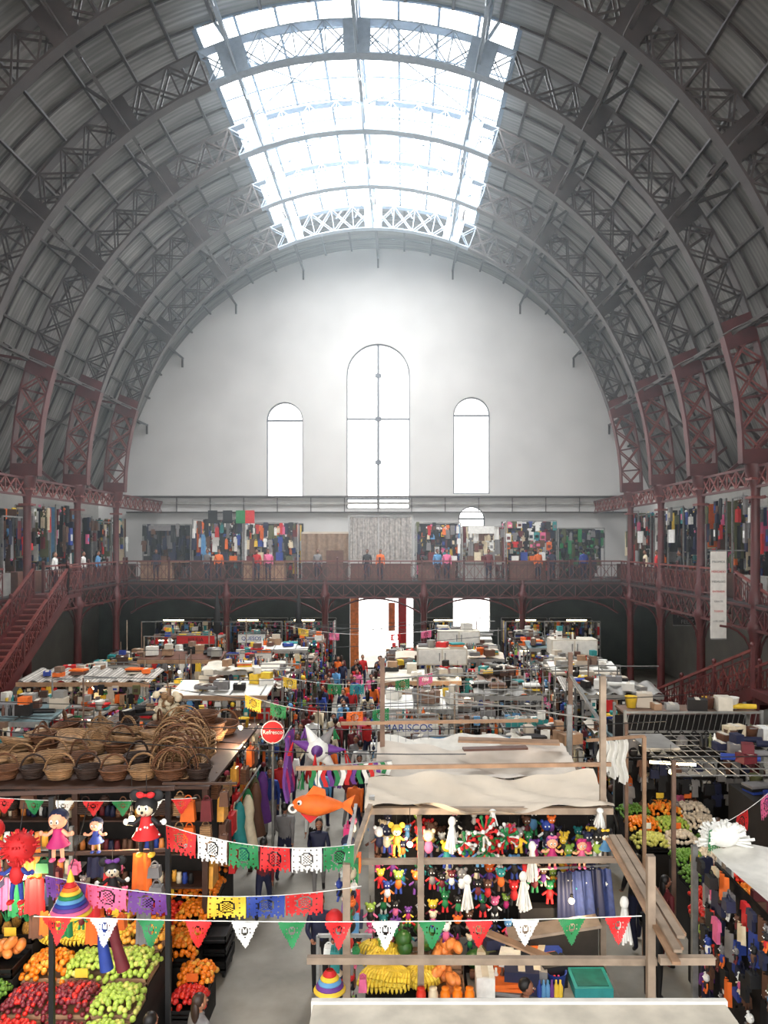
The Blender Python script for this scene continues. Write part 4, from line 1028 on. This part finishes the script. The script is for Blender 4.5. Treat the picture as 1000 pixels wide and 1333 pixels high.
mb.grid(lambda u,v:(5.85+2.5*u,7.9+3.0*v,3.2-.15*math.sin(pi*u)*math.sin(pi*v)+.04*math.sin(u*14+v*5)),20,14,white)
BAGC=DARKC*3+MUTE+[V[k] for k in('red','pink','sky','whitec','purple','orange')]
mb.T=Matrix.Translation((5.8,9.6,0))@Matrix.Rotation(-pi/2,4,'Z'); rows(mb,-1.5,1.5,0,3.0,.3,14,9,BAGC,('bag','cloth','toy','toy','shirt')); mb.bx(-1.5,1.5,.2,.24,0,2.9,dark); mb.T=None
rows(mb,5.8,8.2,11.1,3.0,.8,9,5,BAGC); mb.bx(6.3,8.2,8,11,0,.9,dark); clutter(mb,6.2,8.2,8,11,.9,26,MIX); mb.done('bag_stall')
mb=MB(); mb.bx(11.75,12.28,25.6,25.63,4.35,7.25,white)
for i,(t,s) in enumerate((('PROMOS',.11),('MERCADO',.1),('HIDALGO',.1),('ENTRADA',.09),('GRATIS',.09),('TODOS',.09),('LOS DIAS',.09))): textmesh(mb,t,s,Matrix.Translation((12.01,25.58,6.9-.33*i))@FRONT,V['red'] if i%2 else V['greyc'])
mb.bar((11.7,25.6,7.28),(12.9,25.6,7.28),.04,.04,metal); mb.bar((11.75,25.6,4.33),(12.28,25.6,4.33),.04,.04,metal)
mb.done('hanging_banner')
mb=MB(); sign(mb,13.7,33.0,4.3,1.2,.6,'',dark,white); textmesh(mb,'POLLO',.28,Matrix.Translation((13.7,32.95,4.43))@FRONT,V['greyc']); textmesh(mb,'FELIZ',.24,Matrix.Translation((13.7,32.95,4.15))@FRONT,V['greyc'])
for k in(-.5,.5): mb.bar((13.7+k,33,4.6),(13.7+k,33,5.35),.03,.03,metal)
mb.done('hanging_sign')
mb=MB(); sign(mb,3.0,17.2,3.05,1.8,.3,'',V['sky'],white); mb.sph((2.6,17.15,3.05),(.35,.02,.09),F['papaya'],10,6); mb.sph((3.4,17.15,3.03),(.3,.02,.08),V['cream'],10,6)
for k in(-.85,.85): mb.bar((3+k,17.25,0),(3+k,17.25,3.2),.05,.05,metal)
mb.done('poster_sign')
LAMPS=((-2.0,9.9,3.95),(1.6,11.5,3.0),(-1.95,16.3,3.6),(-3.3,9.7,3.3),(-3.4,10.6,2.6),(-5.5,24,3.5),(6.9,15.5,2.9),(3.2,24,3.3),(-8.6,25,2.8),(4.0,11.4,2.2))
mb=MB()
for x,y,z in LAMPS:
    mb.sph((x,y,z),.045,bulb,8,6); mb.cyl((x,y,z+.05),(x,y,z+.1),.025,.02,black,6); mb.cyl((x,y,z+.1),(x,y,z+.55),.005,.005,black,4)
mb.done('hanging_bulbs')
mb=MB()
for k in range(12):
    p=Vector((R.uniform(-11,-2),R.uniform(14,34),R.uniform(3.5,4.6))); q=Vector((R.uniform(2,11),p.y+R.uniform(-3,3),R.uniform(3.5,4.6)))
    mb.tube([p.lerp(q,i/12)-Vector((0,0,.5*4*(i/12)*(1-i/12)*.5)) for i in range(13)],.01,black,4)
for k in range(34):
    x=R.choice([R.uniform(-11,-2.5),R.uniform(.9,9)]); y=R.uniform(18,37); z=R.uniform(3.1,4.2); mb.cyl((x,y,0),(x,y,z),.025,.025,R.choice([metal,rust,woodg]),6)
    if k%2: mb.cyl((x,y,z),(x+R.uniform(.6,1.6),y,z),.02,.02,metal,6)
mb.done('service_poles')

# ================================================================== people
_cache={}
def skeleton(pose):
    J={'pel':(0,0,.95,.13),'sp':(0,0,1.12,.115),'ch':(0,-.0,1.31,.14),'nb':(0,.01,1.45,.065),'nt':(0,0,1.53,.05)}
    for n,k in(('L',-1),('R',1)):
        J['sh'+n]=(k*.175,0,1.40,.062); J['el'+n]=(k*.225,.03,1.12,.046); J['wr'+n]=(k*.23,-.05,.88,.03); J['pa'+n]=(k*.23,-.07,.80,.032)
        J['hi'+n]=(k*.09,0,.88,.095); J['kn'+n]=(k*.1,-.02,.49,.062); J['an'+n]=(k*.1,.02,.09,.042); J['to'+n]=(k*.11,-.13,.045,.04)
    if pose=='walk':
        J['knL']=(-.1,-.16,.51,.062);J['anL']=(-.1,-.2,.1,.042);J['toL']=(-.11,-.34,.06,.04)
        J['knR']=(.1,.08,.5,.062);J['anR']=(.1,.3,.16,.042);J['toR']=(.11,.17,.045,.04)
        J['elL']=(-.23,.14,1.14,.046);J['wrL']=(-.22,.12,.90,.03);J['paL']=(-.21,.1,.82,.032)
        J['elR']=(.23,-.06,1.13,.046);J['wrR']=(.2,-.24,.97,.03);J['paR']=(.19,-.31,.93,.032)
    if pose=='reach':
        J['elL']=(-.24,-.14,1.18,.046);J['wrL']=(-.18,-.36,1.12,.03);J['paL']=(-.16,-.44,1.11,.032)
        J['elR']=(.24,-.12,1.17,.046);J['wrR']=(.2,-.34,1.05,.03);J['paR']=(.18,-.42,1.03,.032)
    return J
EDG=[('pel','sp'),('sp','ch'),('ch','nb'),('nb','nt')]+[e for n in'LR' for e in(('ch','sh'+n),('sh'+n,'el'+n),('el'+n,'wr'+n),('wr'+n,'pa'+n),('pel','hi'+n),('hi'+n,'kn'+n),('kn'+n,'an'+n),('an'+n,'to'+n))]
def body(pose):
    if pose in _cache: return _cache[pose]
    J=skeleton(pose); names=list(J); me=bpy.data.meshes.new('sk')
    me.from_pydata([J[n][:3] for n in names],[(names.index(a),names.index(b)) for a,b in EDG],[])
    o=bpy.data.objects.new('sk',me); scene.collection.objects.link(o)
    m=o.modifiers.new('s','SKIN'); 
    if not me.skin_vertices: 
        bpy.context.view_layer.objects.active=o
    sv=me.skin_vertices[0].data
    for i,n in enumerate(names):
        r=J[n][3]; sv[i].radius=(r*1.25,r) if n in('ch','sp','pel') else (r,r); sv[i].use_root=(n=='pel')
    o.modifiers.new('u','SUBSURF').render_levels=2; o.modifiers['u'].levels=2
    bpy.context.view_layer.update()
    ev=bpy.data.meshes.new_from_object(o.evaluated_get(bpy.context.evaluated_depsgraph_get()))
    vs=[v.co.copy() for v in ev.vertices]; fs=[tuple(p.vertices) for p in ev.polygons]
    bpy.data.objects.remove(o)
    tags=[]
    def dist(c,a,b):
        a=Vector(a);b=Vector(b);t=max(0,min(1,(c-a).dot(b-a)/(b-a).length_squared)); return (c-a-(b-a)*t).length
    for f in fs:
        c=sum((vs[i] for i in f),Vector())/len(f)
        best=min(EDG,key=lambda e:dist(c,J[e[0]][:3],J[e[1]][:3])-.5*(J[e[0]][3]+J[e[1]][3])/2)
        e=best[1][:2]
        tags.append('skin' if e in('pa','nt') else 'shoe' if e=='to' or c.z<.08 else 'leg' if e in('hi','kn','an') else 'fore' if e=='wr' else 'leg' if c.z<.93 and e!='el' else 'top')
    _cache[pose]=(J,vs,fs,tags); return _cache[pose]
def person(x,y,rz,pose,top,leg,skin,hair,long=False,h=1.68,sleeve=True,z=0,hat=None,name=None):
    try: J,vs,fs,tags=body(pose)
    except Exception as ex:
        print('skin fail',ex); return
    mb=MB(); mb.T=Matrix.Translation((x,y,z))@Matrix.Rotation(rz,4,'Z')@Matrix.Scale(h/1.74,4)
    mm={'skin':skin,'shoe':black,'leg':leg,'fore':top if sleeve else skin,'top':top}
    for t,m in mm.items():
        sel=[f for f,g in zip(fs,tags) if g==t]
        if not sel: continue
        idx=sorted({i for f in sel for i in f}); mp={k:j for j,k in enumerate(idx)}
        mb.add([vs[i] for i in idx],[tuple(mp[i] for i in f) for f in sel],m,True)
    def fn(v): return Vector((v.x*(1-.28*max(0,-v.z)),v.y*(1-.1*max(0,-v.z))-.1*max(0,-v.z),v.z))
    mb.sph((0,-.01,1.625),(.076,.093,.118),skin,16,12,None,fn)
    mb.cyl((0,-.098,1.64),(0,-.122,1.60),.008,.017,skin,6); mb.sph((0,-.113,1.603),.014,skin,6,5)
    for k in(-1,1):
        mb.sph((k*.03,-.092,1.635),(.015,.008,.008),eyew,8,5); mb.sph((k*.03,-.099,1.635),.006,eyed,6,5); mb.box((k*.03,-.098,1.655),(.034,.008,.006),hair)
        mb.sph((k*.078,0,1.62),(.012,.02,.03),skin,8,6)
    mb.sph((0,-.1,1.568),(.024,.008,.007),lipm,8,5)
    def hf(v): return Vector((v.x,v.y if v.y>0 else v.y*(.75 if v.z<.35 else 1),v.z if v.z>-.2 or v.y>0 else -.2))
    mb.sph((0,.018,1.665),(.086,.096,.1),hair,16,12,None,hf)
    if long: mb.sph((0,.075,1.53),(.08,.05,.17),hair,12,9)
    if hat: mb.lathe([(0,.11),(.08,.1),(.095,.02),(.16,.0),(.16,-.01),(.09,0)],(0,0,1.68),hat,16)
    for n,k in(('L',-1),('R',1)):
        p=Vector(J['pa'+n][:3]); d=(p-Vector(J['wr'+n][:3])).normalized(); side=Vector((0,-1,0)) if abs(d.y)<.6 else Vector((1,0,0)); inn=d.cross(side).normalized()*(1 if n=='L' else -1)
        for q in range(4):
            o=p+side*(.017*(q-1.5))+d*.02; l=[.062,.07,.066,.052][q]; mid=o+d*l*.55+inn*.006
            mb.tube([o,mid,mid+d*l*.45+inn*.02],[.0095,.0085,.0065],skin,5)
        o=p-side*.0+side*.03-d*.01; mb.tube([o,o+side*.018+d*.025,o+side*.02+d*.052],[.011,.009,.007],skin,5)
    mb.tor((0,.005,1.465),.062,.012,top,None,14,5)
    mb.T=None; mb.done(name or ('woman' if long else 'man'),(x,y,z))
person(-1.62,9.5,pi*.9,'reach',V['navy'],V['blackc'],skin2,hairb,False,1.7)
person(-1.15,10.0,pi*.75,'stand',V['greyc'],V['navy'],skin1,hairg,True,1.64)
person(-1.15,17.2,pi*.95,'walk',V['greyc'],V['navy'],skin1,hairb,False,1.7)
person(-.55,17.9,0,'stand',V['whitec'],V['blackc'],skin1,hairb,True,1.62)
person(-.3,16.4,.1,'walk',V['navy'],V['greyc'],skin1,hairb,True,1.62)
person(-1.3,15.4,pi,'walk',V['maroonc'],V['navy'],skin2,hairb,True,1.6)
person(6.15,13.6,pi*.6,'stand',V['maroonc'],V['maroonc'],skin2,hairb,True,1.62)
person(5.85,14.3,pi,'walk',V['blackc'],V['navy'],skin2,hairb,False,1.72)
person(5.6,12.6,pi*.8,'reach',V['blackc'],V['blackc'],skin1,hairb,False,1.7)
person(6.1,11.6,-pi*.6,'stand',V['navy'],V['blackc'],skin2,hairb,False,1.66)
person(8.15,16.2,0,'reach',V['greyc'],V['navy'],skin2,hairg,False,1.7,z=0)
person(3.15,10.3,pi*.5,'stand',V['brownc'],V['blackc'],skin2,hairb,False,1.66)
person(.1,12.9,.2,'reach',V['navy'],V['blackc'],skin1,hairb,True,1.6)
person(6.1,17.4,pi,'walk',V['blackc'],V['greyc'],skin2,hairb,False,1.7)
tops=[V[k] for k in('navy','blackc','red','whitec','greyc','maroonc','blue','whitec','pink','cream','sky','orange','red')]
for i in range(62):
    y=19.3+i*.35; person(-.8+[.95,-.95,0.05][i%3]+R.uniform(-.22,.22),y,R.choice([0,pi])+R.uniform(-.3,.3),R.choice(['walk','stand','walk']),R.choice(tops),R.choice([V['navy'],V['blackc'],V['greyc']]),R.choice([skin1,skin2]),R.choice([hairb,hairg]),R.random()<.45,R.uniform(1.58,1.78))
for i in range(8): person(6.2+R.uniform(-.2,.2),20+i*1.6,R.choice([0,pi]),'walk',R.choice(tops),V['navy'],skin2,hairb,i%2==0,1.66)
for i in range(8): person(-7.1+R.uniform(-.15,.15),19+i*2.1,R.choice([0,pi]),'walk',R.choice(tops),V['navy'],skin1,hairb,i%2==0,1.66)
for x in(-11.5,-8.8,-8.2,-6.2,-5.6,-3.0,-.4,.3,3.3,3.8,6.0,8.6,9.3,11.0): person(x,40.4,R.uniform(-.3,.3)+(0 if x<9 else pi),'stand',R.choice(tops),V['navy'],skin2,hairb,False,1.66,z=ZM)
for y in(32.5,35.4,37.1): 
    person(13.2,y,pi/2*-1,'stand',R.choice(tops),V['navy'],skin2,hairb,False,1.66,z=ZM); person(-13.25,y,pi/2,'stand',R.choice(tops),V['navy'],skin1,hairb,True,1.6,z=ZM)
mb=MB()
mb.bx(-1.95,-1.55,13.2,13.9,.12,.16,black)
for x in(-1.9,-1.6):
    for y in(13.3,13.8): mb.cyl((x-.02,y,.07),(x+.02,y,.07),.07,.07,black,12)
for k in range(3): crate(mb,-1.95,-1.55,13.2,13.9,.17+.22*k,black)
mb.done('crate_trolley')
mb=MB(); org=M('orange_wall',(.93,.52,.28),.8)
mb.bx(-1.75,-1.2,46.7,46.8,0,4.7,org); mb.bx(1.2,1.7,46.7,46.8,0,4.7,V['red']); mb.bx(.6,1.0,46.9,47.0,2.2,3.9,org)
mb.bx(-1.75,2.1,46.7,46.8,4.2,4.7,white); textmesh(mb,'PUERTO',.34,Matrix.Translation((.1,46.68,4.45))@FRONT,V['red']); mb.done('door_1')

# ---- added scatter volume imitating lens glow around the skylight (closed volume, outward normals)
import bmesh
mb=MB(); n=24
pr=[(-12.2,5.8)]+[(14.6*math.sin(rad(-57+114*i/n)),ZC+14.6*math.cos(rad(-57+114*i/n))) for i in range(n+1)]+[(12.2,5.8)]
mb.prism(pr[::-1],10,45.8,dark)
hz=bpy.data.materials.new('lens_glow_haze'); hz.use_nodes=True; nt=hz.node_tree; nt.nodes.remove(nt.nodes['Principled BSDF'])
vs_=nt.nodes.new('ShaderNodeVolumeScatter'); vs_.inputs['Density'].default_value=.005; vs_.inputs['Anisotropy'].default_value=.35; vs_.inputs['Color'].default_value=(.80,.93,1,1)
nt.links.new(vs_.outputs[0],nt.nodes['Material Output'].inputs['Volume'])
mb.ms=[hz]; ho=mb.done('lens_glow_haze')
bm=bmesh.new(); bm.from_mesh(ho.data); bmesh.ops.recalc_face_normals(bm,faces=bm.faces); print('haze vol',bm.calc_volume(signed=True)); bm.to_mesh(ho.data); bm.free()

# ================================================================== light
w=bpy.data.worlds.new('World'); scene.world=w; w.use_nodes=True
bg=w.node_tree.nodes['Background']; bg.inputs['Color'].default_value=(1,.985,.96,1); bg.inputs['Strength'].default_value=4.6
def area(name,loc,sx,sy,rot,p,col=(1,1,1)):
    l=bpy.data.lights.new(name,'AREA'); l.shape='RECTANGLE'; l.size=sx; l.size_y=sy; l.energy=p; l.color=col
    o=bpy.data.objects.new(name,l); o.location=loc; o.rotation_euler=rot; scene.collection.objects.link(o)
area('skylight_daylight',(0,32.5,27.6),16,24,(0,0,0),30000,(.95,.98,1))
for i,(x,y,z) in enumerate(LAMPS):
    l=bpy.data.lights.new('hanging_lamp_light','POINT'); l.energy=50; l.color=(1,.78,.5); l.shadow_soft_size=.06
    o=bpy.data.objects.new('hanging_lamp_light',l); o.location=(x,y-.12,z-.12); scene.collection.objects.link(o)
cam=bpy.data.cameras.new('camera'); co=bpy.data.objects.new('camera',cam); scene.collection.objects.link(co)
cam.sensor_fit='VERTICAL'; cam.sensor_height=36; cam.sensor_width=27; cam.lens=27.0; cam.clip_end=300
cam.shift_x=-.01875; cam.shift_y=.0311
co.location=(1.5,0,7.5); co.rotation_euler=(rad(90),0,0); scene.camera=co
print('polys',sum(len(o.data.polygons) for o in scene.objects if o.type=='MESH'))
